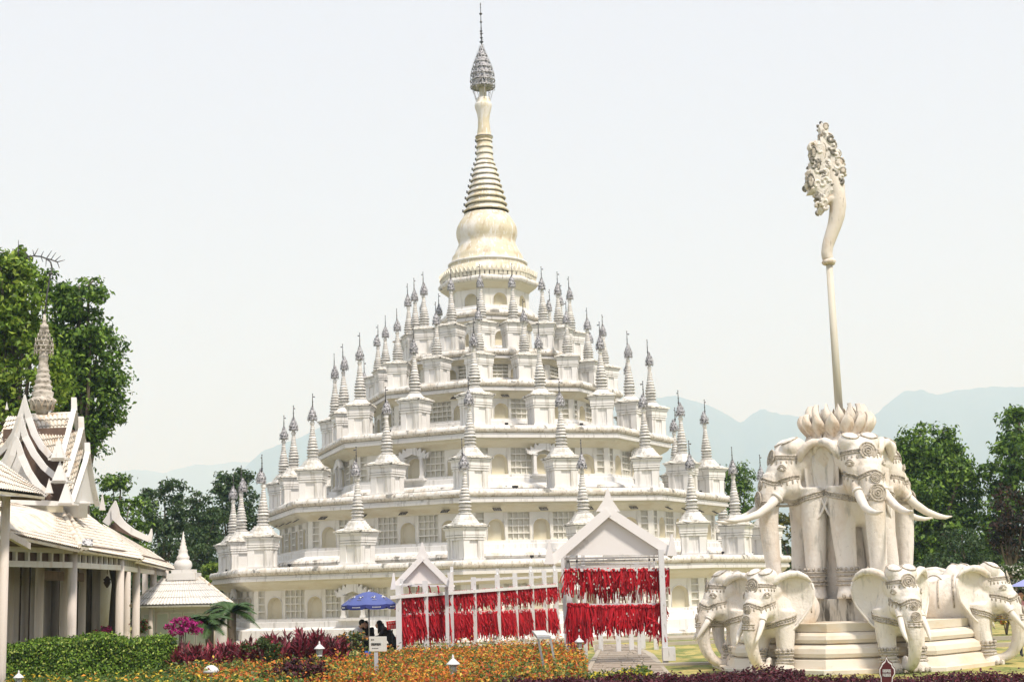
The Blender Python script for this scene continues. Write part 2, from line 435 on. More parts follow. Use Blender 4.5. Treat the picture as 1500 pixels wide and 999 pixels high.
for k in range(8):
    a = ph + PI / 8 + k * PI / 4
    p_ = link('niche_panel', nm[0], pag, dirv(a) * Rd * C8 + Vector((0, 0, 15.43)), a)
    link('recess', nm[1], p_); link('rim', nm[2], p_)
# crown of petals: upright tablets below a zigzag
mb = MB()
for q in range(64):
    a = q * 2 * PI / 64
    # follow the octagon a little
    k = (a - ph) % (PI / 4) - PI / 8
    rad = 2.36 * C8 / math.cos(k) * .6 + 2.33 * .4
    Mx = Matrix.Translation(dirv(a) * (rad - .02) + Vector((0, 0, 16.84))) @ Matrix.Rotation(a, 4, 'Z') @ Matrix.Rotation(R_(10), 4, 'X')
    t = MB().prism([(-.085, 0), (.085, 0), (.085, .17), (.05, .23), (-.05, .23), (-.085, .17)], -.03, .05)
    t.prism([(-.115, .22), (.115, .22), (.03, .40), (0, .47), (-.03, .40)], -.05, .03)
    t.xf(Mx); mb.join(t)
tag(part(mb, 'petal_crown', M['petal']), kind='stuff')

# spire profile from the silhouette: (y in the photograph, half width in pixels)
def zy(y): 
    return at(712 + (400 - y) * -.03, y, 70).z
part(MB().lathe([(2.27, 16.8), (2.24, 17.05), (2.12, 17.18), (2.06, zy(396.5)), (1.96, zy(395.5))], 48, mats=[1, 1, 0, 0], caps=False), 'crown_core', [M['gold'], M['grime_shade']])  # dark lower core paints the shade in the gaps between petals
prof = [(396, 59), (391, 57), (389, 58.5), (386, 55), (380, 53), (377, 52.5), (374, 50), (366, 46), (360, 43), (356, 42.5), (351, 44.2), (346, 45.6), (340, 45.8), (334, 44.6), (328, 41.5), (322, 37.5), (318, 34.5), (315, 33.2)]
dome = [(w / 30.3, zy(y)) for y, w in prof]
part(MB().lathe(dome, 64, caps=False), 'dome', M['gold'])
part(MB().lathe([(57.5 / 30.3, zy(390.5)), (59.5 / 30.3, zy(389.5)), (59.3 / 30.3, zy(387.6)), (55 / 30.3, zy(386.4))], 64, caps=False), 'band', M['white'])
rings = [(312, 33), (302.5, 30.8), (293, 29), (284, 26.5), (275.5, 24.2), (267, 22), (258.6, 20.2), (250.5, 18.2), (243, 15.6), (236, 13), (227, 12.6), (218, 12.4), (209, 12.2)]
for j, (y, w) in enumerate(rings):
    y2 = rings[j + 1][0] if j + 1 < len(rings) else 202
    w2 = rings[j + 1][1] if j + 1 < len(rings) else 11
    h = y - y2; r1, r2 = w / 30, w2 / 30
    pr = [(r1 * .90, zy(y + .5)), (r1 * 1.0, zy(y - .2)), (r1 * 1.04, zy(y - h * .16)), (r1 * 1.0, zy(y - h * .32)), (r1 * .93, zy(y - h * .38)), ((r1 * .6 + r2 * .4) * .92, zy(y - h * .7)), (r2 * .90, zy(y2 + .4))]
    part(MB().lathe(pr, 48, mats=[1, 0, 0, 0, 0, 0], caps=False), 'spire_ring', [M['gold'], M['grime_shade']])
part(MB().lathe([(11 / 30, zy(204)), (13.3 / 30, zy(202.5)), (13.3 / 30, zy(200.5)), (10.8 / 30, zy(199)), (10.5 / 30, zy(196)), (9 / 30, zy(186)), (8.6 / 30, zy(176)), (9.6 / 30, zy(168)), (12.4 / 30, zy(159)), (13.2 / 30, zy(155)), (12.2 / 30, zy(152.5)), (10.6 / 30, zy(151)), (10.9 / 30, zy(148)), (9.6 / 30, zy(144.5)), (5.6 / 30, zy(143)), (5.2 / 30, zy(126))], 40, mats=[0, 1] + [0] * 13, caps=False), 'spire_neck', [M['gold'], M['grime_shade']])
def hti(mb, c, r, h, n=12, m=0, tiers=5):
    "pierced metal umbrella: a bell shaped cage of hoops, ribs and leaf points"
    P = [(1.0, 0), (1.02, .12), (.98, .26), (.84, .42), (.64, .58), (.42, .74), (.22, .88), (.06, 1.0)]
    ev = lambda u: np.interp(u, [p[1] for p in P], [p[0] for p in P])
    mb.lathe([(r * .86 * p[0], h * p[1]) for p in P], n, c=c, m=m, caps=True)
    for j in range(tiers):
        u = j / tiers; rr_ = r * ev(u)
        mb.lathe([(rr_ * .97, h * u - .008 * h), (rr_ * 1.04, h * (u + .01)), (rr_ * .97, h * (u + .035))], n, c=c, m=m, caps=False)
        k = max(6, int(n * (1 - u * .5)))
        for i in range(k):
            a = 2 * PI * (i + .5 * (j % 2)) / k
            p = Vector(c) + dirv(a) * rr_ * 1.0 + Vector((0, 0, h * u)); w = rr_ * 2.4 / k
            t = Vector((math.cos(a), math.sin(a), 0)) * w
            up = Vector((0, 0, h / tiers * 1.05)); inn = dirv(a) * (r * ev(min(1, u + .8 / tiers)) - rr_)
            mb.add([p - t, p + t, p + up + inn * .7 + dirv(a) * .06 * r], [(0, 1, 2)], m)
mb = MB(); z0 = zy(129); hti(mb, (0, 0, z0), 18.5 / 30, zy(66) - z0, 20, 0, 7)
for k in range(8):
    a = k * PI / 4 + .2
    mb.tube([dirv(a) * .56 + Vector((0, 0, z0 + .02)), dirv(a) * .36 + Vector((0, 0, zy(148)))], .014, 4)
    mb.ball(dirv(a) * .6 + Vector((0, 0, z0 - .1)), .03, 5, 4)
part(mb, 'umbrella_finial', M['tin'])
mb = MB(); mb.tube([(0, 0, zy(80)), (0, 0, zy(5))], [.035, .02], 6)
for y, r in ((62, .10), (56, .08), (50, .075), (46, .07), (42, .045), (33, .07), (21, .085), (12, .04), (7, .045)): mb.ball((0, 0, zy(y)), (r, r, r * .6), 8, 5)
for k in range(10):
    y = 70 - k * 3.2; a = k * 2.4
    mb.tube([(0, 0, zy(y)), dirv(a) * (.14 - k * .006) + Vector((0, 0, zy(y - 1.5)))], .012, 4)
part(mb, 'needle', M['iron'])
for y, r in rings[:]:
    p = dirv(R_(-80)) * (r / 30 * 1.06) + Vector((0, 0, zy(y - 2))); part(MB().box(p, (.07, .07, .12)), 'lamp_bracket', M['iron'])

# small ringed stupas standing on the terraces
def stupa_meshes(steps):
    W = M['white']
    body = MB()
    body.box((0, 0, .03), (1.10, 1.10, .10)); body.box((0, 0, .42), (.90, .90, .80))
    for sx in (-1, 1):
        for sy in (-1, 1): body.box((sx * .36, sy * .36, .44), (.30, .30, .74))
    cap = MB()
    for w, z, h in ((1.08, .83, .06), (1.02, .88, .05), (1.13, .94, .07)): cap.box((0, 0, z), (w, w, h))
    cap.box((0, 0, .985), (1.06, 1.06, .03), 1); cap.box((0, 0, 1.09), (1.14, 1.14, .19)); cap.box((0, 0, 1.21), (1.20, 1.20, .05)); cap.box((0, 0, 1.262), (1.27, 1.27, .055)); cap.box((0, 0, 1.30), (1.20, 1.20, .025), 1)  # dark bands: grime line under the slab, shadow line painted into the cornice
    slab = MB().box((0, 0, 1.35), (1.38, 1.38, .075)).box((0, 0, 1.43), (1.26, 1.26, .085), top=.75)
    z = 1.44
    if steps == 2:
        st = MB(); mt = []
        pr = []
        for j in range(5):
            r = .60 - .06 * j; pr += [(r, z), (r - .006, z + .065), (r - .03, z + .07)]; z += .075
        st.lathe(pr, 8, PI / 8, smooth=False)
    elif steps == 1:
        st = MB().lathe([(.50, z - .02), (.50, z + .05), (.42, z + .08), (.34, z + .16), (.30, z + .2)], 20); z += .2
    else:
        st = MB().lathe([(.42, z - .02), (.40, z + .06), (.3, z + .08)], 20); z += .08
    top = 3.40 if steps == 2 else 3.20 if steps == 1 else 3.02
    n = 13; pr, mts = [], []
    z_ = z; zz = [z + (top - z) * (1 - (1 - j / n) ** 1.22) for j in range(n + 1)]
    for j in range(n):
        r = float(np.interp(j / n, [0, .28, .45, .6, .76, 1], [.265, .255, .20, .15, .115, .08])) * (1.12 if steps < 2 else 1); h = zz[j + 1] - zz[j]
        if j == 3: r *= 1.03
        pr += [(r * .80, zz[j]), (r, zz[j] + h * .14), (r * 1.0, zz[j] + h * .42), (r * .82, zz[j] + h * .60), (r * .78, zz[j] + h * .97)]
        mts += [1, 0, 0 if j % 4 == 3 else 1, 0, 1]
    mts = mts[:len(pr) - 1]
    sp = MB().lathe(pr, 18, mats=mts)
    z = top
    sp.lathe([(.07, z), (.095, z + .05), (.115, z + .12), (.09, z + .18), (.065, z + .22), (.05, z + .34)], 12)
    z += .26
    hm = MB(); hti(hm, (0, 0, z), .215, .64, 10, 0, 4)
    for k in range(6): hm.ball(dirv(k * PI / 3) * .2 + Vector((0, 0, z - .05)), .022, 4, 3)
    z += .6
    nd = MB().tube([(0, 0, z - .1), (0, 0, z + .62)], [.026, .014], 5)
    for dz, r in ((.02, .045), (.12, .03), (.24, .035), (.36, .025), (.60, .03)): nd.ball((0, 0, z + dz), r, 6, 4)
    nd.add([(0, 0, z + .46), (.11, .0, z + .44), (.12, .0, z + .50), (.02, .0, z + .50)], [(0, 1, 2, 3)])
    return z + .64, [('pedestal', body.mesh('pedestal', W)), ('cornice', cap.mesh('cornice', [W, M['grime_shade']])), ('slab', slab.mesh('slab', M['slab'])), ('stepped_base', st.mesh('stepped_base', M['spire'])),
            ('ringed_spire', sp.mesh('ringed_spire', [M['spire'], M['grime_shade']])), ('umbrella_finial', hm.mesh('umbrella_finial', M['tin'])), ('needle', nd.mesh('needle', M['iron']))]
SM = {k: stupa_meshes(k) for k in (0, 1, 2)}
TIER = [('lowest', 12.74, RING[1][1] + .34, 8.01, 2), ('second', 10.23, RING[2][1] + .34, 10.79, 2), ('third', 7.68, RING[3][1] + .34, 13.76, 1), ('fourth', 5.54, RING[4][1] + .34, 15.10, 0), ('highest', 3.98, RING[5][1] + .34, 17.03, 0)]
for name, Rs, z, zt, st in TIER:
    H, parts = SM[st]; sc = (zt - z) / H
    wsc = {2: 1.0, 1: .92, 0: .84}[st]
    ks = [k for k in range(-6, 7)]
    items = []
    for k in ks:
        a = YAW + k * PI / 8; r = Rs if k % 2 == 0 else Rs * .9407
        p = PC + dirv(a) * r
        items.append((p.x / p.y, k, a, p))
    items = [q for q in items if abs(q[1]) <= (5 if name != 'highest' else 6)]
    items.sort(key=lambda q: q[0])
    for j, (_, k, a, p) in enumerate(items):
        where = 'corner' if k % 2 == 0 else 'mid-side'
        side = f'{ORD[j]} from the left' if j <= len(items) // 2 else (f'{ORD[len(items) - 1 - j]} from the right' if j < len(items) - 1 else 'farthest right')
        if j == 0: side = 'farthest left'
        o = thing('small_stupa', (p.x, p.y, z), f'small white ringed stupa on {where} pedestal of the {name} terrace, {side}', 'small stupa', 'small stupas ringing the pagoda terraces', a + (PI / 4 if k % 2 == 0 else 0))
        o.scale = (wsc * random.uniform(.985, 1.015), wsc * random.uniform(.985, 1.015), sc * random.uniform(.988, 1.012))
        lean_x, lean_y = random.gauss(0, .006), random.gauss(0, .006)
        for nm_, me in parts:
            ch = link(nm_, me, o)
            if nm_ in ('ringed_spire', 'umbrella_finial', 'needle'): ch.rotation_euler = (lean_x, lean_y, random.uniform(0, 6))
# ------------------------------------------------------------------ the elephant monument
M['stone'] = mat('carved_stone', (.78, .735, .665), .6, stains=[((.60, .46, .32), (1.4, 1.4, .7), .49, .2, .55), ((.80, .76, .69), (2, 2, 2), .55, .1, .6), (GR, (5, 5, 1.2), .56, .12, .6), ((.16, .14, .11), (22, 22, 22), .66, .03, .7)], bump=.8, bscale=9)
M['carve'] = mat('carved_ornament', (.50, .45, .375), .7, stains=[((.20, .18, .15), (16, 16, 16), .50, .1, .8)], bump=.5, bscale=30)
M['pole'] = mat('pole_paint', (.62, .59, .50), .6, stains=[((.45, .38, .27), (8, 8, .8), .52, .12, .6)])
M['greystone2'] = mat('weathered_crest_stone', (.76, .72, .65), .75, stains=[((.12, .11, .09), (5, 5, 5), .56, .07, .8), ((.5, .36, .22), (3, 3, 3), .54, .1, .5)], bump=.5)
M['tusk'] = mat('tusk_stone', (.76, .72, .65), .45, stains=[((.55, .42, .28), (3, 3, 3), .52, .2, .5)])
M['lotus'] = mat('lotus_stone', (.73, .67, .58), .65, stains=[((.48, .33, .19), (3, 3, 1.4), .48, .16, .7), ((.15, .12, .09), (6, 6, 2.5), .60, .08, .7)], bump=.4, bscale=14)
M['plinth'] = mat('plinth_marble', (.74, .68, .575), .5, stains=[((.66, .50, .30), (1.0, 1.0, 2.4), .48, .2, .7), (GR, (2.5, 2.5, 2.5), .62, .1, .5)], bump=.1)
M['stained'] = mat('blackened_stone', (.62, .59, .52), .8, stains=[((.07, .065, .055), (4.5, 4.5, .7), .47, .12, .9), ((.5, .42, .3), (3, 3, 3), .55, .1, .4)], bump=.4)
def remeshed(mb, name, m, vox, it=4):
    me0 = mb.mesh('tmp', m); o = bpy.data.objects.new('tmp', me0); COL.objects.link(o)
    r = o.modifiers.new('r', 'REMESH'); r.mode = 'VOXEL'; r.voxel_size = vox; r.use_smooth_shade = True
    s_ = o.modifiers.new('s', 'SMOOTH'); s_.factor = .6; s_.iterations = it
    dg = bpy.context.evaluated_depsgraph_get(); dg.update()
    me = bpy.data.meshes.new_from_object(o.evaluated_get(dg)); me.name = name
    bpy.data.objects.remove(o)
    if not me.materials: me.materials.append(m)
    me.polygons.foreach_set('use_smooth', [True] * len(me.polygons))
    return me
def elephant_meshes(upper):
    hs = 1.27 if upper else 1.0; wx = 1.12 if upper else 1.0
    piv = Vector((0, 0, 2.45)); top = 4.05 if upper else 2.45
    def hp(x, f, z):            # head space to elephant space (f = forward)
        return Vector((x * hs * wx, -f * hs, top - (2.45 - z) * hs))
    b = MB()
    def hb(x, f, z, r): b.ball(hp(x, f, z), (r[0] * hs * wx, r[1] * hs, r[2] * hs), 20, 14)
    hb(0, .26, 1.84, (.34, .42, .50)); hb(0, .08, 1.95, (.40, .40, .42))
    for s in (-1, 1):
        hb(s * .17, .22, 2.22, (.20, .27, .22)); hb(s * .20, .46, 1.72, (.15, .17, .27)); hb(s * .22, .36, 1.46, (.15, .22, .20))
        hb(s * .235, .50, 1.86, (.07, .09, .05))
        b.tube([hp(s * .17, .42, 1.50), hp(s * .215, .58, 1.34), hp(s * .245, .66, 1.24)], [.14 * hs, .115 * hs, .095 * hs], 12)
    hb(0, .30, 1.38, (.27, .30, .24)); hb(0, .56, 1.66, (.23, .20, .36)); hb(0, .16, 1.25, (.15, .2, .2)); hb(0, .50, 1.98, (.17, .13, .17))
    if upper:
        tr = [(0, .58, 1.66, .25), (0, .70, 1.35, .235), (0, .76, 1.05, .21), (0, .77, .75, .19), (0, .76, .40, .175), (0, .74, .1, .16), (0, .70, -.25, .14), (0, .60, -.5, .12), (0, .45, -.6, .10), (0, .34, -.5, .085)]
    else:
        tr = [(0, .58, 1.62, .25), (0, .72, 1.25, .215), (0, .79, .95, .18), (0, .78, .66, .155), (0, .70, .42, .14), (0, .56, .24, .125), (0, .38, .155, .11), (0, .20, .17, .095), (0, .13, .28, .085), (0, .17, .36, .07)]
    pts = [hp(*p[:3]) for p in tr]; rd = [p[3] * hs for p in tr]
    # finer path, with the trunk's cross wrinkles
    P, Rr = [], []
    for i in range(len(pts) - 1):
        for t in (0, .25, .5, .75):
            p0 = pts[max(i - 1, 0)]; p1 = pts[i]; p2 = pts[i + 1]; p3 = pts[min(i + 2, len(pts) - 1)]
            P.append(.5 * ((2 * p1) + (p2 - p0) * t + (2 * p0 - 5 * p1 + 4 * p2 - p3) * t * t + (3 * p1 - p0 - 3 * p2 + p3) * t ** 3)); Rr.append(rd[i] * (1 - t) + rd[i + 1] * t)
    P.append(pts[-1]); Rr.append(rd[-1])
    b.tube(P, Rr, 18)
    lz = top - 1.15 * hs          # top of the legs
    w = .40 if upper else .34
    b.ball((0, .18, lz + .12 - (.2 if upper else 0)), ((.40 if upper else .50) * hs, .55, .62 * hs), 22, 14)
    if upper: b.ball((0, .7, lz - .1), (.55, .6, .8), 22, 14)
    else:
        b.ball((0, .80, 1.46), (.50, 1.05, .58), 24, 16); b.ball((0, .45, 1.5), (.52, .7, .66), 22, 14)
    lr = 1.32 if upper else 1.0
    for s in (-1, 1):
        kx = s * w; fo = .03 * s
        b.tube([(kx, .10, lz + .15), (kx, .06, lz * .62), (kx * 1.02, .0 + fo, lz * .34), (kx * 1.02, -.02 + fo, .42), (kx * 1.02, -.03 + fo, .24)], [.27 * lr, .225 * lr, .19 * lr, .175 * lr, .19 * lr], 18)
        b.tube([(kx * 1.02, -.04 + fo, .30), (kx * 1.02, -.07 + fo, .12), (kx * 1.02, -.08 + fo, .0)], [.18 * lr, .235 * lr, .25 * lr], 18)
    body = remeshed(b, 'body', M['stone'], .032 if not upper else .036, 4)
    bvh = BVHTree.FromPolygons([v.co[:] for v in body.vertices], [p.vertices[:] for p in body.polygons])
    def cast(phi, x, f, z):
        "from outside towards the vertical axis through (x, f) at head height z"
        o = hp(x, f, z); d = Vector((math.sin(phi), -math.cos(phi), 0))
        h = bvh.ray_cast(o + d * 2, -d)
        return (h[0], h[1]) if h[0] is not None else (o + d * .3, d)
    PARTS = []
    orn = MB()
    def flush(nm_):
        nonlocal orn
        if orn.v: PARTS.append((nm_, orn.mesh(nm_, [M['carve'], M['stone']])))
        orn = MB()
    def band(path, rad, off=.006, beads=0, br=.014):
        pp = []
        for phi, z in path:
            p, n = cast(phi, 0, .2, z); pp.append((p + n * off * hs, n))
        orn.tube([p for p, n in pp], rad * hs, 6)
        if beads:
            L = len(pp) - 1
            for i in range(beads):
                t = i / (beads - 1) * L; k = min(int(t), L - 1); q = pp[k][0].lerp(pp[k + 1][0], t - k)
                orn.ball(q, br * hs, 5, 4)
    def arc(fn, a0, a1, n=26): return [fn(a) for a in np.linspace(a0, a1, n)]
    r85 = R_(88)
    band(arc(lambda a: (a, 2.045 + .03 * math.cos(a)), -r85, r85), .016)
    band(arc(lambda a: (a, 1.985 + .03 * math.cos(a)), -r85, r85), .016)
    band(arc(lambda a: (a, 2.015 + .03 * math.cos(a)), -r85, r85), .004, beads=34, br=.016)
    for a in np.linspace(-R_(80), R_(80), 13):
        p, n = cast(a, 0, .2, 1.93); orn.ball(p, (.02 * hs, .02 * hs, .045 * hs), 6, 5)
    flush('headband')
    low = lambda a: (a, 1.50 + .17 * abs(math.sin(a)) ** 1.2 * (1 if abs(a) > .6 else .6) + .15 * math.exp(-(a / .33) ** 2))
    band(arc(low, -r85, r85, 34), .018)
    band(arc(lambda a: (a, low(a)[1] - .06), -r85, r85, 34), .016)
    band(arc(lambda a: (a, low(a)[1] - .03), -r85, r85, 34), .004, beads=38, br=.016)
    for a in np.linspace(-R_(80), R_(80), 13):
        p, n = cast(a, 0, .2, low(a)[1] - .12); orn.ball(p, (.022 * hs, .022 * hs, .05 * hs), 6, 5)
    flush('cheek_band')
    def medal(p, n, r):
        n = n.normalized(); u = n.cross(Vector((0, 0, 1))).normalized(); v = u.cross(n)
        circ = lambda rr, off: [p + n * off + (u * math.cos(t) + v * math.sin(t)) * rr for t in np.linspace(0, 2 * PI, 21)]
        disc = circ(r * .95, .012 * hs)[:-1]
        orn.add([p + n * .03 * hs] + disc, [(0, i + 1, (i + 1) % 20 + 1) for i in range(20)], 0, True)
        orn.tube(circ(r, .012 * hs), .017 * hs, 6); orn.tube(circ(r * .66, .022 * hs), .011 * hs, 6); orn.tube(circ(r * .34, .03 * hs), .012 * hs, 6)
        orn.ball(p + n * .035 * hs, .022 * hs, 6, 5)
    p, n = cast(0, 0, .2, 2.04); medal(p, (n + Vector((0, -1, .1))), .165 * hs); flush('medallion')
    p, n = cast(0, 0, .2, 1.50); medal(p, n + Vector((0, -1, 0)), .095 * hs); flush('medallion')
    p, n = cast(0, 0, .2, 1.26 if not upper else 1.22); medal(p, n + Vector((0, -1, 0)), .105 * hs if not upper else .16 * hs); flush('medallion')
    for s in (-1, 1):                               # leaf shapes lying on the two domes of the skull
        c = hp(s * .17, .30, 2.36)
        ring = []
        for t in np.linspace(0, 2 * PI, 19):
            q = c + Vector((math.cos(t) * .15 * hs, math.sin(t) * .17 * hs, 0)); h = bvh.ray_cast(q + Vector((0, -.12, .6)), Vector((0, .18, -1)).normalized())
            ring.append(h[0] + h[1] * .01 if h[0] is not None else q)
        orn.tube(ring, .016 * hs, 6); flush('skull_leaf')
        # eye: bulging ball under heavy lids
        p, n = cast(s * R_(44), 0, .2, 1.80)
        u = n.cross(Vector((0, 0, 1))).normalized()
        orn.ball(p - n * .005, .042 * hs, 10, 7, 1)
        for sg, rr in ((1, .02), (-1, .012), (1.9, .014)):
            orn.tube([p + u * (t * .10 * hs) + Vector((0, 0, sg * .040 * hs * (1 - t * t))) + n * (.016 * hs * (1 - t * t)) for t in np.linspace(-1, 1, 9)], [rr * hs * (.4 + .6 * (1 - t * t)) for t in np.linspace(-1, 1, 9)], 6)
        flush('eye')
    def belt(z0, rise, rad):
        for dz, r in ((0, rad), (-.11, rad), (-.055, .005)):
            pp = []
            for a in np.linspace(-R_(112), R_(112), 40):
                d = Vector((math.sin(a), -math.cos(a), 0)); z = z0 + dz + rise * (1 - math.cos(a)) * .5
                h = bvh.ray_cast(Vector((0, .12, z)) + d * 2.2, -d)
                if h[0] is not None: pp.append(h[0] + h[1] * .012)
            orn.tube(pp, r, 6)
            if r < .01:
                for q in pp[::1]: orn.ball(q, .022, 5, 4)
    if upper: belt(lz - .16, .40, .022)
    else: belt(1.16, .34, .02)
    flush('chest_strap')
    for s in (-1, 1):                               # anklets, fringe and toes
        kx = s * w * 1.02; fo = .03 * s
        for z, r in ((.26, .215), (.33, .20), (.42, .198), (.49, .205)):
            zz = z * lr
            orn.lathe([((r - .012) * lr, zz - .025), ((r + .02) * lr, zz - .012), ((r + .02) * lr, zz + .012), ((r - .012) * lr, zz + .025)], 20, c=(kx, -.025 + fo, 0), caps=False)
        for k in range(12):
            a = k * PI / 6; orn.ball((kx + math.sin(a) * .20 * lr, -.025 + fo - math.cos(a) * .20 * lr, .545 * lr), (.04, .04, .045), 5, 4)
        for k in (-50, -18, 18, 50):
            a = R_(k); orn.ball((kx + math.sin(a) * .235 * lr, -.08 + fo - math.cos(a) * .235 * lr, .06), (.05, .05, .07), 7, 5)
        flush('anklet')
    # ear: a dished fan with pleats, rolled over at the top
    def ear(s):
        mb = MB(); th = R_(60 if upper else 48)
        e = Vector((s * math.cos(th), math.sin(th), 0)); nn = Vector((s * math.sin(th), -math.cos(th), 0))
        a0 = hp(s * (.37 if upper else .33), .12, 0)
        out = [(0.0, 2.13), (.14, 2.24), (.32, 2.30), (.52, 2.28), (.70, 2.20), (.82, 2.06), (.86, 1.89), (.83, 1.70), (.76, 1.52), (.64, 1.36), (.51, 1.21), (.39, 1.08), (.28, 1.00), (.19, .99), (.12, 1.10), (.06, 1.28), (0, 1.46), (-.04, 1.70), (-.04, 1.95)]
        c = (.36, 1.72); N = len(out); K = 7
        def P3(u, z, off):
            if upper: u = u * .66 + .02; z = 2.2 + (z - 2.2) * 1.16 if z < 2.2 else z
            q = a0 + e * (u * hs) + nn * (off * hs); q.z = top - (2.45 - z) * hs; return q
        vs = []
        for side in (0, 1):
            for j in range(K + 1):
                t = j / K
                for i, (u, z) in enumerate(out):
                    ph_ = math.atan2(z - c[1], u - c[0])
                    off = .03 * t * t * max(0, math.cos(ph_)) * 2 - .11 * (1 - t * t) + (.028 * math.sin(ph_ * 5.5) * t * t * (1 - t) * 3.4 if z < 2.15 else 0)
                    tk = (.05 * (1 - t) + .022)
                    vs.append(P3(c[0] + (u - c[0]) * t, c[1] + (z - c[1]) * t, off - side * tk))
        fs = []; B = (K + 1) * N
        for j in range(K):
            for i in range(N):
                k = (i + 1) % N
                fs.append((j * N + i, j * N + k, (j + 1) * N + k, (j + 1) * N + i)); fs.append((B + j * N + i, B + (j + 1) * N + i, B + (j + 1) * N + k, B + j * N + k))
        for i in range(N):
            k = (i + 1) % N; fs.append((K * N + i, K * N + k, B + K * N + k, B + K * N + i))
        mb.add(vs, fs, 0, True)
        top_ = [P3(u, z, o) for u, z, o in ((-.16, 1.98, .02), (-.06, 2.12, .06), (.10, 2.23, .075), (.30, 2.29, .075), (.50, 2.285, .07), (.68, 2.21, .05), (.82, 2.08, .02))]
        mb.tube(top_, [.05 * hs, .085 * hs, .09 * hs, .085 * hs, .075 * hs, .055 * hs, .025 * hs], 12)
        mb.tube([P3(u, z, .028) for u, z in out[5:16]], .028 * hs, 6)
        return mb.mesh('ear', M['stone'])
    def tusk(s):
        mb = MB()
        if upper: q = [(.22, .64, 1.27, .10), (.25, .84, 1.08, .09), (.28, 1.08, .93, .078), (.29, 1.36, .84, .062), (.28, 1.58, .81, .042), (.25, 1.78, .83, .014)]
        else: q = [(.24, .64, 1.27, .078), (.27, .74, 1.12, .07), (.285, .85, .97, .058), (.28, .95, .83, .042), (.26, 1.02, .72, .012)]
        mb.tube([hp(s * x, f, z) for x, f, z, r in q], [r * hs for *_, r in q], 12)
        mb.tube([hp(s * q[0][0], q[0][1], q[0][2]), hp(s * (q[0][0] * .8 + q[1][0] * .2), q[0][1] * .8 + q[1][1] * .2, q[0][2] * .8 + q[1][2] * .2)], [q[0][3] * 1.25 * hs] * 2, 12)
        return mb.mesh('tusk', M['tusk'])
    pr = [('body', body), ] + PARTS + [('ear', ear(-1)), ('ear', ear(1)), ('tusk', tusk(-1)), ('tusk', tusk(1))]
    if not upper:
        bl = MB()                                    # saddle cloth edge standing proud of the back
        for y0 in (.62, .98):
            pp = []
            for a in np.linspace(-R_(100), R_(100), 30):
                h = bvh.ray_cast(Vector((math.sin(a) * 2, y0, 1.45 + math.cos(a) * 2)), Vector((-math.sin(a), 0, -math.cos(a))))
                if h[0] is not None: pp.append(h[0] + h[1] * .01)
            bl.tube(pp, .022, 6)
        pr.append(('saddle_cloth', bl.mesh('saddle_cloth', M['carve'])))
    return pr
MC = at(1243, 880, 37.2); MC.z = 0
pl = thing('elephant_plinth', MC, 'cream stepped octagonal stone plinth with rounded courses carrying the elephant statues', 'plinth')
py_ = R_(-22.8)
def pp_(prof, name, m, R8=True): return MB().lathe(prof, 8, py_, smooth=False, caps=True).build(name, m, pl)
pp_([(3.62, 0), (3.62, .09), (3.58, .11), (3.4, .112)], 'ground_slab', M['plinth'])
pp_([(3.42, .10), (3.36, .30), (3.2, .34)], 'bottom_course', M['plinth'])
pp_([(3.2, .335), (3.30, .37), (3.33, .45), (3.30, .56), (3.18, .63), (3.05, .66)], 'lower_roll_course', M['plinth'])
pp_([(3.02, .655), (3.14, .68), (3.18, .76), (3.15, .85), (3.04, .91), (2.9, .93)], 'upper_roll_course', M['plinth'])
pp_([(2.90, .925), (2.98, .93), (3.02, 1.12), (1.0, 1.125)], 'top_course', M['plinth'])
pp_([(1.28, 1.12), (1.26, 1.66), (.5, 1.665)], 'upper_block', M['stained'])
pp_([(.80, 1.66), (.78, 4.3), (.95, 4.9), (.4, 5.3)], 'core_pillar', M['stone'])
EL = elephant_meshes(False); EU = elephant_meshes(True)
lows = [(7, 'low elephant statue facing the viewer beside the maroon sign, ears spread'),
        (-45.3, 'low elephant statue in front of the left plinth face, facing left with trunk curled in'),
        (69, 'low elephant statue at the right end of the plinth, seen in side view facing right'),
        (-90.3, 'leftmost low elephant statue, half hidden behind its neighbour'),
        (114, 'low elephant statue behind the right side-view one'), (-135.3, 'low elephant statue at the back left of the plinth')]
for az, lab in lows:
    a = R_(az); o = thing('elephant_statue', MC + dirv(a) * (3.2 if az == 69 else 2.9 if az == -90.3 else 3.36), lab, 'elephant statue', 'low elephants round the plinth', a)
    for n_, me in EL: link(n_, me, o)
ups = [(10, 'tall ornamented elephant statue on the upper block facing the viewer with two short-looking tusks'), (-80, 'tall elephant statue on the upper block facing left with long tusks'), (116, 'tall elephant statue on the upper block facing right with long tusks')]
for az, lab in ups:
    a = R_(az); o = thing('tall_elephant_statue', MC + dirv(a) * 1.0 + Vector((0, 0, 1.66)), lab, 'elephant statue', 'tall elephants back to back', a)
    for n_, me in EU: link(n_, me, o)
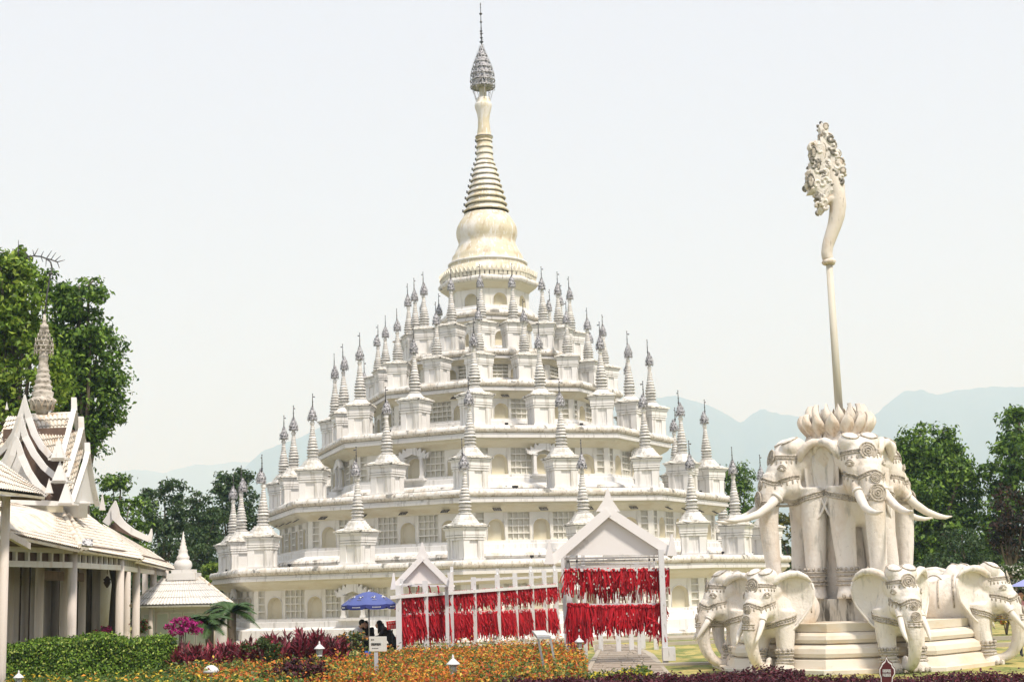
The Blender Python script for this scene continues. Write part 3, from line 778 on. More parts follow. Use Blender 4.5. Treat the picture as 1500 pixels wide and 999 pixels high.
# lotus crown on their backs
lt = thing('lotus_crown', MC + Vector((0, 0, 5.25)), 'weathered stone lotus of upright petals on top of the tall elephants', 'lotus')
MB().lathe([(.9, -.55), (1.02, -.15), (1.0, .1), (.86, .26), (.70, .34), (.66, .46), (.72, .56), (.4, .62)], 32).build('lotus_base', M['lotus'], lt)
def petal(h, w, lean, curl):
    mb = MB(); vs = []; nv, nu = 8, 6
    for side in (0, 1):
        for j in range(nv + 1):
            t = j / nv; ww = w * math.sin(PI * min(1, (t * .80 + .2))) ** .75 * (1 - t ** 6) if t < 1 else .004
            for i in range(nu + 1):
                s = i / nu * 2 - 1
                y = -(lean * math.sin(t * PI / 2) * .9 - curl * t ** 3) + .16 * w * 2 * s * s * 1.6 + side * .05 - .02 * math.exp(-(s * 3) ** 2)
                vs.append((s * ww, y, h * t))
    n = nu + 1; B = (nv + 1) * n; fs = []
    for j in range(nv):
        for i in range(nu):
            fs.append((j * n + i, j * n + i + 1, (j + 1) * n + i + 1, (j + 1) * n + i)); fs.append((B + j * n + i, B + (j + 1) * n + i, B + (j + 1) * n + i + 1, B + j * n + i + 1))
        fs.append((j * n, (j + 1) * n, B + (j + 1) * n, B + j * n)); fs.append((j * n + nu, B + j * n + nu, B + (j + 1) * n + nu, (j + 1) * n + nu))
    mb.add(vs, fs, 0, True); return mb.mesh('petal', M['lotus'])
pm = petal(.64, .185, .46, .20); pm2 = petal(.80, .165, .32, .18); pm3 = petal(.62, .27, .40, -.3)
for k in range(14):
    a = k * 2 * PI / 14 + .1
    link('petal', pm, lt, dirv(a) * .68 + Vector((0, 0, .40)), a)
    a += PI / 14
    link('petal', pm2, lt, dirv(a) * .60 + Vector((0, 0, .46)), a)
for k in range(10):
    a = k * 2 * PI / 10 + .25
    o = link('drooping_petal', pm3, lt, dirv(a) * .66 + Vector((0, 0, .38))); o.rotation_euler = (R_(-128), 0, a)
    o.rotation_euler = (Matrix.Rotation(a, 3, 'Z') @ Matrix.Rotation(R_(118), 3, 'X')).to_euler()
# pole and its trunk-shaped finial
pb = at(1229, 600, 37.2); pt = at(1214.5, 384, 37.2)
po = thing('finial_pole', (pb.x, pb.y, 5.8), 'tall cream pole rising from the lotus, carrying a carved trunk shaped finial', 'pole')
mb = MB(); L0 = Vector((pb.x, pb.y, 5.8)); mb.tube([(0, 0, 0), pt - L0], [.105, .085], 20)
mb.build('shaft', M['pole'], po)
def fp(x, y, dy=0.0): return at(x, y, 37.2) - L0 + Vector((0, dy, 0))
mb = MB(); mb.tube([fp(1214, 388), fp(1214, 384), fp(1213, 380)], [.15, .19, .14], 16); mb.build('collar', M['lotus'], po)
path = [(1213, 382, .145), (1211, 372, .15), (1212.5, 360, .155), (1217, 346, .17), (1222, 332, .185), (1226, 316, .21), (1227.5, 300, .22), (1226, 284, .215), (1221, 268, .20), (1217, 250, .17), (1214, 232, .14), (1211, 214, .11), (1208, 200, .08), (1206, 188, .05)]
b = MB(); b.tube([fp(x, y) for x, y, r in path], [r for *_, r in path], 16)
b.tube([fp(1231, 292), fp(1230, 270), fp(1228, 250)], [.14, .13, .14], 12)
b.tube([fp(1217, 292, -.1), fp(1206, 302, -.1), fp(1200, 306, -.1)], [.10, .07, .06], 8)
b.tube([fp(1212, 280, -.05), fp(1198, 285), fp(1190, 288)], [.14, .12, .06], 8)
b.tube([fp(1206, 262), fp(1194, 258), fp(1186, 262)], [.12, .1, .08], 8)
bme = remeshed(b, 'finial_trunk', M['lotus'], .035, 3); link('finial_trunk', bme, po)
fr = random.Random(4)
def rosette(x, y, rx, ry, name, n=9, dark=False):
    "jagged carved plate with a raised scroll on both faces"
    mb = MB(); c = fp(x, y); k = 37.2 / 2131; m_ = 22; th = fr.uniform(.07, .13)
    out_ = []
    for i in range(m_):
        a = 2 * PI * i / m_; q = (1.16 if i % 2 else .90) * fr.uniform(.92, 1.08)
        out_.append((math.cos(a) * rx * k * q, math.sin(a) * ry * k * q))
    vs = [(c.x + u * .98, c.y + s_ * th, c.z + v * .98) for s_ in (-1, 1) for u, v in out_] + [(c.x + u * .45, c.y + s_ * (th + .07), c.z + v * .45) for s_ in (-1, 1) for u, v in out_]
    fs = [(i, m_ + i, m_ + (i + 1) % m_, (i + 1) % m_) for i in range(m_)]
    for i in range(m_):
        l = (i + 1) % m_
        fs += [(i, l, 2 * m_ + l, 2 * m_ + i), (m_ + l, m_ + i, 3 * m_ + i, 3 * m_ + l)]
    fs += [tuple(range(2 * m_, 3 * m_)), tuple(range(4 * m_ - 1, 3 * m_ - 1, -1))]
    mb.add(vs, fs, 0)
    for s_ in (-1, 1):
        mb.tube([c + Vector((math.cos(t) * rx * k * .85 * (1 - t / 16), s_ * (th + .05), math.sin(t) * ry * k * .85 * (1 - t / 16))) for t in np.linspace(0, 4.4 * PI, 34)], .020, 5, 1)
        for i in range(0, m_, 2):
            u, v = out_[i]; mb.tube([c + Vector((u * .6, s_ * (th + .05), v * .6)), c + Vector((u * .98, s_ * (th + .01), v * .98))], [.022, .012], 4, 1)
    mb.build(name, [M['carve'] if dark else M['lotus'], M['grime_shade'] if dark else M['carve']], po)
SIL = [(1203, 180), (1207, 186), (1212, 187), (1211, 194), (1218, 197), (1216, 203), (1224, 207), (1226, 213), (1221, 217), (1229, 221), (1231, 228), (1226, 231), (1236, 235), (1237, 244), (1240, 258), (1234, 260), (1233, 272), (1234, 286), (1228, 292), (1216, 290), (1210, 300), (1208, 310), (1203, 316), (1197, 313), (1198, 306), (1194, 300), (1196, 292), (1192, 286), (1181, 287), (1183, 280), (1178, 272), (1182, 264), (1179, 254), (1185, 248), (1184, 240), (1189, 237), (1185, 228), (1189, 222), (1187, 214), (1192, 207), (1199, 206), (1198, 198), (1202, 193), (1199, 186)]
mb = MB(); n_ = len(SIL); rings_ = []
for sc__, th in ((1.0, .04), (.93, .12), (.80, .16)):
    for s_ in (-1, 1):
        rings_.append([fp(1210 + (x - 1210) * sc__, 246 + (y - 246) * sc__) + Vector((0, s_ * th + fr.uniform(-.015, .015), 0)) for x, y in SIL])
V_ = [p for r0 in rings_ for p in r0]
F_ = [(i, n_ + i, n_ + (i + 1) % n_, (i + 1) % n_) for i in range(n_)]
for lev in (0, 2):
    for i in range(n_):
        l = (i + 1) % n_
        F_ += [(lev * n_ + i, lev * n_ + l, (lev + 2) * n_ + l, (lev + 2) * n_ + i), ((lev + 1) * n_ + l, (lev + 1) * n_ + i, (lev + 3) * n_ + i, (lev + 3) * n_ + l)]
F_ += [tuple(range(4 * n_, 5 * n_)), tuple(range(6 * n_ - 1, 5 * n_ - 1, -1))]
mb.add(V_, F_, 0)
# deep cut scroll work over both faces
for s_ in (-1, 1):
    for j in range(46):
        x, y = fr.uniform(1181, 1236), fr.uniform(186, 312)
        inside = False; q = n_ - 1
        for i in range(n_):
            (xi, yi), (xj, yj) = SIL[i], SIL[q]
            if ((yi > y) != (yj > y)) and x < (xj - xi) * (y - yi) / (yj - yi + 1e-9) + xi: inside = not inside
            q = i
        if not inside: continue
        a0, r0 = fr.uniform(0, 6), fr.uniform(3, 6)
        mb.tube([fp(x + math.cos(a0 + t) * r0 * (1 - t / 9), y + math.sin(a0 + t) * r0 * (1 - t / 9)) + Vector((0, s_ * .15, 0)) for t in np.linspace(0, 5, 12)], [.045] * 8 + [.035, .03, .02, .01], 6, fr.choice((0, 0, 1)))
mb.build('carved_crest', [M['greystone2'], M['grime_shade']], po)
for x, y, rx, ry, d in ((1186, 268, 6, 15, 1), (1200, 293, 7, 13, 1), (1190, 226, 5, 12, 1), (1197, 244, 4, 12, 1), (1212, 205, 9, 10, 0), (1218, 214, 7, 7, 0), (1208, 188, 5, 7, 0), (1222, 228, 8, 5, 0), (1228, 240, 9, 9, 0), (1233, 252, 5, 6, 0), (1205, 225, 5, 18, 0)):
    rosette(x, y, rx, ry, 'carved_rosette', 7, bool(d))
mb = MB(); mb.tube([fp(1202.5, 186), fp(1202.5, 178)], [.03, .012], 6); mb.ball(fp(1202.5, 180.5), .05, 6, 5); mb.build('tip', M['iron'], po)
# ------------------------------------------------------------------ foliage
def leafmat(name, rough=.5, trans=.25):
    m = bpy.data.materials.new(name); m.use_nodes = True
    n, l = m.node_tree.nodes, m.node_tree.links
    b = n['Principled BSDF']; b.inputs['Roughness'].default_value = rough; b.inputs['Specular IOR Level'].default_value = .3
    at_ = n.new('ShaderNodeAttribute'); at_.attribute_name = 'leaf_colour'
    l.new(at_.outputs['Color'], b.inputs['Base Color'])
    t = n.new('ShaderNodeBsdfTranslucent'); l.new(at_.outputs['Color'], t.inputs[0])
    mx = n.new('ShaderNodeMixShader'); mx.inputs[0].default_value = trans
    l.new(b.outputs[0], mx.inputs[1]); l.new(t.outputs[0], mx.inputs[2]); l.new(mx.outputs[0], n['Material Output'].inputs[0])
    return m
M['leaf'] = leafmat('leaf'); M['bark'] = mat('bark', (.16, .13, .10), .9, stains=[((.08, .07, .05), (6, 6, 1), .5, .1, .8)], bump=.5)
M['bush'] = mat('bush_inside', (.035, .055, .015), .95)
M['soil'] = mat('soil', (.09, .065, .04), .95, bump=.4)
def leaves(name, P, D, size, pal, w=.45, parent=None, seed=0, weights=None, droop=0.0, fold=.15, sel=None):
    """P centres, D preferred facing directions, size mean leaf length, pal list of colours"""
    r = np.random.default_rng(seed); n = len(P)
    D = D + r.normal(0, .75, (n, 3)); D /= np.linalg.norm(D, axis=1)[:, None] + 1e-9
    T = r.normal(0, 1, (n, 3)); T[:, 2] -= droop; T -= D * (T * D).sum(1)[:, None]; T /= np.linalg.norm(T, axis=1)[:, None] + 1e-9
    B = np.cross(D, T); L = (size * r.uniform(.65, 1.35, n))[:, None]
    V = np.empty((n, 4, 3))
    V[:, 0] = P - T * L * .5; V[:, 2] = P + T * L * .5
    mid = P + D * L * fold * 0 - T * L * .05
    V[:, 1] = mid - B * L * w * .5 + D * L * fold; V[:, 3] = mid + B * L * w * .5 + D * L * fold
    me = bpy.data.meshes.new(name)
    me.vertices.add(n * 4); me.vertices.foreach_set('co', V.reshape(-1).astype(np.float32))
    me.loops.add(n * 4); me.loops.foreach_set('vertex_index', np.arange(n * 4, dtype=np.int32))
    me.polygons.add(n); me.polygons.foreach_set('loop_start', np.arange(0, n * 4, 4, dtype=np.int32))
    me.update(calc_edges=True)
    pal = np.array(pal, float)
    ix = r.choice(len(pal), n, p=None if weights is None else np.array(weights) / sum(weights))
    if sel is not None:
        g_ = r.random(n) < sel; ix = np.where(g_, np.array([3, 4, 4, 6])[r.integers(0, 4, n)], ix)
    C = np.ones((n, 4, 4)); C[:, :, :3] = (pal[ix] * r.uniform(.75, 1.25, (n, 1)))[:, None, :]
    ca = me.color_attributes.new('leaf_colour', 'FLOAT_COLOR', 'POINT'); ca.data.foreach_set('color', C.reshape(-1).astype(np.float32))
    me.materials.append(M['leaf'])
    return link(name, me, parent)
def crown_points(blobs, per_m2, r, clump=.5, hollow=.55):
    "leaf clumps spread over and inside ellipsoids: (x, y, z, rx, ry, rz)"
    PP, DD = [], []
    for bx, by, bz, rx, ry, rz in blobs:
        area = 4 * PI * ((rx * ry) ** 1.6 / 3 + (rx * rz) ** 1.6 / 3 + (ry * rz) ** 1.6 / 3) ** (1 / 1.6)
        k = max(4, int(area * per_m2 / 28))
        u = r.normal(0, 1, (k, 3)); u /= np.linalg.norm(u, axis=1)[:, None]
        rad = r.uniform(hollow, 1.08, k) ** .6
        c = np.array([bx, by, bz]) + u * rad[:, None] * np.array([rx, ry, rz])
        m = 28
        cc = np.repeat(c, m, 0); sz = np.repeat(r.uniform(.45, 1.2, k), m) * clump
        v = r.normal(0, 1, (k * m, 3)); v /= np.linalg.norm(v, axis=1)[:, None]
        v[:, 2] *= .6
        PP.append(cc + v * (r.uniform(.2, 1, k * m) * sz)[:, None]); DD.append(np.repeat(u, m, 0) * .5 + v * .5 + np.array([0, 0, .5]))
    return np.concatenate(PP), np.concatenate(DD)
G1 = [(.085, .17, .02), (.13, .24, .03), (.04, .085, .015), (.20, .32, .045)]
G2 = [(.045, .09, .028), (.065, .12, .038), (.03, .06, .022), (.09, .14, .05)]
G3 = [(.14, .24, .02), (.20, .32, .03), (.08, .15, .015), (.28, .38, .05)]
def tree(px, Y, blobs_px, label, pal=G1, leaf=.22, dens=34, name='tree', trunk=.22, seed=1, clump=.55, wts=None, sparse=False, cat='tree', forks=None):
    "blobs given as (px x, px y, rx px, ry px) at distance Y, with depth offset"
    r = np.random.default_rng(seed); k = Y / 2131
    base = at(px, 870, Y); base.z = 0
    t = thing(name, base, label, cat, 'trees standing round the garden')
    B = []
    for q in blobs_px:
        x, y, rx, ry = q[:4]; dy = q[4] if len(q) > 4 else r.uniform(-1, 1) * .4 * rx * k
        c = at(x, y, Y) - base
        B.append((c.x, c.y + dy, c.z, rx * k, rx * k * .9, ry * k))
        # smaller lobes break the outline
        for _ in range(5 if not sparse else 3):
            a = r.uniform(0, 2 * PI); e = r.uniform(-.4, 1.2)
            s = r.uniform(.28, .45)
            B.append((c.x + math.cos(a) * math.cos(e) * rx * k * .85, c.y + dy + math.sin(a) * math.cos(e) * rx * k * .8, c.z + math.sin(e) * ry * k * .85, rx * k * s, rx * k * s, ry * k * s))
    P, D = crown_points(B, dens, r, clump)
    ok = P[:, 2] > .15; P, D = P[ok], D[ok]
    leaves('crown', P, D, leaf, pal, .5, t, seed, wts, droop=.8)
    mb = MB(); top = max(b[2] for b in B)
    cx = np.mean([b[0] for b in B]); cy = np.mean([b[1] for b in B])
    mid = Vector((cx * .5, cy * .5, top * .45))
    mb.tube([(0, 0, -.05), (cx * .1, cy * .1, top * .2), mid, (cx, cy, top * .8)], [trunk, trunk * .8, trunk * .6, trunk * .15], 10)
    for b in B[::3]:
        q = Vector(b[:3]); m0 = mid * r.uniform(.7, 1.0)
        mb.tube([m0, m0.lerp(q, .5) + Vector((0, 0, -.15)), q, q + Vector((r.uniform(-.3, .3), 0, b[5] * .7))], [trunk * .4, trunk * .28, trunk * .14, .015], 6)
    mb.build('trunk', M['bark'], t)
    return t
# big trees at the left behind the pavilion
tree(15, 56, [(8, 420, 45, 55), (0, 500, 60, 60), (40, 470, 34, 50), (45, 560, 50, 60), (-40, 470, 60, 80), (0, 620, 60, 60), (20, 400, 22, 22)], 'tall bright green broadleaf tree at the left edge behind the gabled pavilion roof', G3, 0.246, 63, 'broadleaf_tree', .35, 11, .7)
tree(125, 60, [(118, 440, 34, 32), (115, 490, 42, 45), (135, 540, 46, 50), (120, 600, 44, 55), (152, 580, 26, 40), (128, 660, 26, 40), (85, 540, 40, 80), (75, 430, 24, 34)], 'tall dark green broadleaf tree right of the spired pavilion finial', G1, 0.230, 67, 'broadleaf_tree', .35, 12, .65)
tree(165, 66, [(165, 725, 24, 26), (185, 765, 30, 36), (150, 770, 30, 40), (195, 800, 26, 30)], 'low rounded green tree behind the horned pavilion roof', G1, 0.197, 63, 'broadleaf_tree', .2, 13, .5)
tree(240, 84, [(222, 730, 15, 16), (250, 722, 18, 16), (242, 755, 34, 28), (232, 795, 40, 36), (262, 800, 34, 40)], 'feathery dark grey-green tree left of the small stupa roof', G2, 0.246, 35, 'feathery_tree', .2, 14, .6, sparse=True)
tree(285, 88, [(290, 755, 24, 34), (292, 800, 34, 40), (280, 835, 34, 36)], 'dense deep green tree directly behind the small white rooftop stupa', G2, 0.230, 63, 'broadleaf_tree', .25, 15, .6)
tree(335, 92, [(330, 712, 18, 18), (352, 702, 14, 15), (345, 738, 28, 26), (330, 785, 36, 44), (362, 760, 20, 30)], 'dark green tree behind the two farthest left small stupas', G2, 0.230, 63, 'broadleaf_tree', .25, 16, .6)
tree(310, 74, [(308, 838, 11, 12), (314, 850, 14, 14), (304, 858, 12, 12)], 'small bright yellow-green shrub left of the pagoda corner', [(.20, .30, .04), (.28, .36, .07), (.14, .24, .03)], .2, 40, 'shrub', .08, 17, .35, cat='shrub')
tree(1082, 96, [(1082, 702, 20, 20), (1085, 730, 22, 28), (1075, 760, 22, 30)], 'dark green tree seen over the lowest terrace at its right end', G1, 0.213, 75, 'broadleaf_tree', .25, 18, .6)
tree(1168, 90, [(1160, 775, 26, 28), (1185, 785, 26, 36), (1158, 820, 26, 30), (1190, 830, 30, 30)], 'olive green thicket tree with yellow tips below the left tall elephant', [(.08, .11, .03), (.13, .14, .03), (.05, .07, .025), (.26, .24, .05)], .22, 26, 'broadleaf_tree', .2, 19, .5)
tree(1365, 84, [(1350, 655, 46, 34), (1375, 690, 50, 44), (1340, 710, 42, 50), (1400, 730, 42, 44), (1360, 770, 54, 50), (1410, 790, 40, 40), (1330, 790, 44, 40), (1400, 700, 30, 30)], 'large rounded dense green tree right of the tall elephants', G1, 0.279, 56, 'broadleaf_tree', .5, 20, .8)
tree(1478, 82, [(1492, 622, 22, 22), (1488, 670, 34, 30), (1468, 700, 26, 26), (1505, 720, 46, 50), (1462, 760, 28, 40), (1450, 800, 30, 40), (1490, 650, 20, 20)], 'tall loose green tree at the right edge of the picture', G1, 0.279, 46, 'broadleaf_tree', .5, 21, .75)
tree(1482, 66, [(1482, 750, 24, 34), (1488, 795, 26, 36), (1470, 790, 18, 30)], 'dark reddish-brown leaved tree at the right edge above the side-view elephant', [(.05, .028, .022), (.03, .03, .018), (.08, .04, .025), (.02, .03, .012)], .22, 30, 'copper_tree', .2, 22, .5)
tree(1445, 76, [(1440, 830, 44, 20), (1380, 835, 40, 24), (1410, 800, 30, 26)], 'low dark hedge-like tree behind the right elephants', G2, 0.180, 63, 'broadleaf_tree', .15, 23, .5)
tree(1492, 50, [(1486, 838, 16, 12), (1500, 850, 20, 16), (1505, 880, 20, 22)], 'white flowering shrub at the right edge behind the side-view elephant head', [(.75, .74, .68), (.10, .16, .04), (.07, .12, .03), (.05, .08, .02)], .12, 60, 'flowering_shrub', .05, 24, .25, cat='shrub')

def bed(name, poly_px, h, n, size, pal, wts, seed, kind='stuff', bump=.12, w=.5, label=None, patch=False):
    "foliage carpet over a ground patch given by photograph pixels (near edge to far edge)"
    r = np.random.default_rng(seed)
    poly = [(q.x, q.y) for q in (gnd(x, y) if not (len(p) > 2) else at(x, y, p[2]) for p in poly_px for x, y in [p[:2]])]
    xs = [p[0] for p in poly]; ys = [p[1] for p in poly]
    X = r.uniform(min(xs), max(xs), n * 4); Y = r.uniform(min(ys), max(ys), n * 4)
    inside = np.zeros(len(X), bool); j = len(poly) - 1
    for i in range(len(poly)):
        xi, yi = poly[i]; xj, yj = poly[j]
        c = ((yi > Y) != (yj > Y)) & (X < (xj - xi) * (Y - yi) / (yj - yi + 1e-12) + xi); inside ^= c; j = i
    X, Y = X[inside][:n], Y[inside][:n]
    hh = h * (.78 + .22 * np.sin(X * 2.3 + seed) * np.sin(Y * 1.9) + .12 * np.sin(X * 6 + Y * 4)) + r.normal(0, bump * h, len(X))
    Z = hh * r.uniform(.35, 1.05, len(X))
    P = np.stack([X, Y, np.maximum(Z, .02)], 1); D = np.tile([0, -.25, 1.0], (len(X), 1))
    sel = None
    if patch:
        f_ = np.sin(X * 1.1 + 1) * np.sin(Y * .8 + .5) + .6 * np.sin(X * 2.7 + Y * 1.9) + .5 * np.sin(X * 5.3 - Y * 3.1)
        sel = np.clip(.18 + .55 * f_, 0, .9)
    o = leaves(name, P, D, size, pal, w, None, seed, wts, sel=sel)
    return tag(o, kind=kind)
def soil(name, poly_px, z):
    pts = [at(*p) if len(p) > 2 else gnd(*p) for p in poly_px]
    return sheet(name, [(p.x, p.y) for p in pts], z, M['soil'])
OR = [(.60, .17, .03), (.68, .32, .04), (.55, .42, .06), (.14, .20, .04), (.07, .12, .03), (.42, .06, .03), (.26, .26, .05)]
pol = [(330, 1040, 31), (860, 1040, 31), (862, 1000, 36), (850, 950, 42), (835, 940, 47), (560, 940, 46), (540, 950, 43), (400, 960, 40), (262, 965, 37), (262, 985, 35)]
soil('soil', pol, .010)
bed('orange_flower_bed', pol, .46, 75000, .088, OR, [6, 4, 3, 1.5, 1.5, 3.5, 1.5], 31, bump=.25, patch=True)
pol = [(-120, 1040, 30), (480, 1040, 30), (350, 1000, 33), (262, 985, 35), (255, 980, 36.5), (-120, 990, 36)]
bed('yellow_flower_bed', pol, .42, 21000, .10, [(.09, .16, .03), (.13, .20, .04), (.05, .09, .02), (.75, .55, .05), (.7, .3, .04)], [5, 4, 3, 1.5, .7], 32)
pol = [(240, 970, 37.5), (560, 975, 37.5), (520, 950, 42), (250, 940, 41)]
bed('mixed_flower_bed', [(240, 970, 37), (540, 975, 37), (540, 960, 38.4), (250, 950, 38.6)], .5, 7000, .10, [(.08, .13, .03), (.10, .16, .03), (.6, .5, .08), (.55, .05, .03), (.6, .3, .1)], [5, 4, 1.4, .7, .8], 33)
PU = [(.065, .012, .022), (.10, .018, .03), (.035, .010, .015), (.14, .03, .045), (.05, .03, .02)]
bed('purple_shrub_border', [(735, 1040, 28.6), (1180, 1040, 28.6), (1180, 1000, 30.6), (1050, 1000, 31.2), (930, 1000, 30.4), (850, 1000, 31), (735, 1000, 30.2)], .36, 15000, .085, PU, [5, 4, 3, 2, 1], 34, bump=.1)
bed('purple_shrub_border', [(1180, 1040, 28), (1560, 1040, 28), (1560, 1000, 29.6), (1180, 1000, 29.8)], .26, 6000, .08, PU, [5, 4, 3, 2, 1], 35, bump=.12)
bed('yellow_flower_bed', [(850, 1000, 31), (960, 1000, 31), (950, 990, 33.2), (870, 990, 33.2)], .36, 1500, .10, [(.10, .16, .03), (.6, .5, .05), (.06, .09, .02)], [4, 2, 2], 36)
# dark purple shrub in the orange bed, magenta bougainvillea
def shrub(name, px, py, Y, rx, rz, label, pal, leaf, dens, seed, wts=None, z0=None, cat='shrub'):
    c = at(px, py, Y); k = Y / 2131
    t = thing(name, (c.x, c.y, 0), label, cat)
    r = np.random.default_rng(seed)
    B = [(0, 0, c.z, rx * k, rx * k * .8, rz * k)] + [(r.uniform(-.6, .6) * rx * k, r.uniform(-.4, .4) * rx * k, c.z + r.uniform(-.3, .6) * rz * k, rx * k * .45, rx * k * .4, rz * k * .5) for _ in range(5)]
    P, D = crown_points(B, dens, r, .16, .3); ok = P[:, 2] > .02
    leaves('foliage', P[ok], D[ok], leaf, pal, .5, t, seed, wts)
    mb = MB()
    for k_ in range(5): mb.tube([(0, 0, -.02), (r.uniform(-.1, .1), 0, c.z * .5), (r.uniform(-.5, .5) * rx * k, r.uniform(-.1, .1), c.z + rz * k * .3)], [.03, .02, .008], 5)
    mb.build('stem', M['bark'], t); return t
shrub('purple_shrub', 432, 985, 32.5, 46, 22, 'dark purple leaved shrub growing in the orange bed near the bottom edge', PU, .085, 260, 41)
shrub('bougainvillea', 268, 919, 42.5, 25, 15, 'magenta flowering bougainvillea bush beside the end of the green hedge', [(.45, .02, .20), (.60, .04, .32), (.30, .01, .12), (.06, .11, .03)], .085, 420, 42, [5, 4, 3, 2])
shrub('red_flower_shrub', 387, 950, 38.2, 30, 18, 'dark green rose shrub with a few red blooms among the crimson leaves', [(.05, .08, .02), (.08, .12, .03), (.5, .02, .02)], .09, 230, 43, [6, 4, .5])
shrub('rose_shrub', 515, 940, 41, 24, 16, 'leafy shrub with orange blooms below the white-shirted man', [(.07, .11, .03), (.11, .15, .04), (.6, .25, .05)], .09, 240, 44, [5, 4, 1.5])
shrub('bougainvillea', 150, 928, 52, 14, 10, 'far small magenta bush seen between the pavilion columns', [(.45, .02, .16), (.60, .04, .22), (.06, .11, .03)], .1, 260, 45, [4, 4, 3])
shrub('bougainvillea', 205, 918, 54, 14, 12, 'far dark red bush right of the fourth pavilion column', [(.25, .02, .04), (.08, .10, .03), (.06, .11, .03)], .1, 260, 46, [2, 4, 3])
# orange clump seen under the trunk of the right elephant
shrub('orange_shrub', 1472, 900, 52, 26, 20, 'orange flowering shrub seen through the curl of the right elephant trunk', OR, .12, 200, 47)
# clipped hedge
h0, h1 = at(-150, 940, 36.6), at(256, 930, 39.2)
hd = thing('hedge', (0, 0, 0), 'long clipped bright green hedge in front of the pavilion columns', 'hedge')
r = np.random.default_rng(50)
L = (h1 - h0); L.z = 0; Ld = L.normalized(); Nn = Vector((Ld.y, -Ld.x, 0)); HT, HD = 1.12, 1.5
def hedge_pts(n):
    t = r.uniform(0, L.length, n); w = r.uniform(0, 1, n); pos = []; dr = []
    for i in range(n):
        lump = .07 * math.sin(t[i] * 1.7) + .05 * math.sin(t[i] * 4.1)
        if w[i] < .62:
            z = r.uniform(.05, HT + lump); p = h0 + Ld * t[i] + Nn * (.05 * math.sin(t[i] * 3 + z * 4) + r.normal(0, .05)); pos.append((p.x, p.y, z)); dr.append((Nn.x, Nn.y, .45))
        elif w[i] < .93:
            d = r.uniform(0, HD); p = h0 + Ld * t[i] - Nn * d; pos.append((p.x, p.y, HT + lump + r.normal(0, .045))); dr.append((0, 0, 1))
        else:
            d = r.uniform(0, HD); p = h0 + Ld * (L.length + r.normal(0, .04)) - Nn * d; pos.append((p.x, p.y, r.uniform(.05, HT))); dr.append((Ld.x, Ld.y, .3))
    return np.array(pos), np.array(dr)
P, D = hedge_pts(42000)
leaves('foliage', P, D, .08, [(.14, .26, .03), (.23, .37, .045), (.07, .14, .018), (.025, .06, .012), (.42, .50, .12)], .5, hd, 51, [4, 3, 3, 2.5, 1.5])
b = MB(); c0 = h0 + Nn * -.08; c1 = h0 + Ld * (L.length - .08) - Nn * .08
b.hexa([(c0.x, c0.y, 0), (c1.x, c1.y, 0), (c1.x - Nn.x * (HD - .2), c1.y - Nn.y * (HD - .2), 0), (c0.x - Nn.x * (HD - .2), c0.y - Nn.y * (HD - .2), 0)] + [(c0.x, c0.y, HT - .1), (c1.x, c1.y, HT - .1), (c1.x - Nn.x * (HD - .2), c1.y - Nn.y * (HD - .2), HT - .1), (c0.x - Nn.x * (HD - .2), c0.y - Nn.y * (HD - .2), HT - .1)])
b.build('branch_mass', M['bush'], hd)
# crimson cordyline: tufts of long upright leaves
def tufts(name, n, area, hfun, pal, seed, nl=20, ll=.42, kind='stuff'):
    r = np.random.default_rng(seed); V, F, C = [], [], []
    for _ in range(n):
        px, Y = r.uniform(area[0], area[1]), r.uniform(area[2], area[3])
        c = at(px, 940, Y); top = hfun(px) * r.uniform(.65, 1.05)
        for i in range(nl):
            z = top * r.uniform(.35, .92); a = r.uniform(0, 2 * PI); el = r.uniform(.35, 1.35); l_ = ll * r.uniform(.6, 1.1)
            d = np.array([math.cos(a) * math.cos(el), math.sin(a) * math.cos(el), math.sin(el)]); sd_ = np.array([-math.sin(a), math.cos(a), 0]) * .035 * l_ / .4
            p = np.array([c.x, c.y, z]) + np.append(r.normal(0, .05, 2), 0)
            m1 = p + d * l_ * .5; tip = p + d * l_ * np.array([1, 1, .86])
            k = len(V); V += [p - sd_ * .3, p + sd_ * .3, m1 + sd_, m1 - sd_, tip]; F += [(k, k + 1, k + 2, k + 3), (k + 3, k + 2, k + 4)]
            col = np.array(pal[r.integers(len(pal))]) * r.uniform(.7, 1.3); C += [(*col, 1)] * 5
    me = bpy.data.meshes.new(name); me.from_pydata([tuple(v) for v in V], [], F)
    ca = me.color_attributes.new('leaf_colour', 'FLOAT_COLOR', 'POINT'); ca.data.foreach_set('color', np.array(C, np.float32).reshape(-1)); me.materials.append(M['leaf'])
    return tag(link(name, me), kind=kind)
hf = lambda px: float(np.interp(px, [235, 270, 330, 400, 450, 480, 505, 530], [.62, .80, .82, 1.0, 1.18, .95, 1.0, .85]))
tufts('crimson_cordyline_bed', 170, (238, 505, 38.6, 42), hf, [(.16, .018, .03), (.24, .03, .05), (.09, .012, .02), (.34, .05, .08), (.07, .03, .02)], 61, 30, .40)
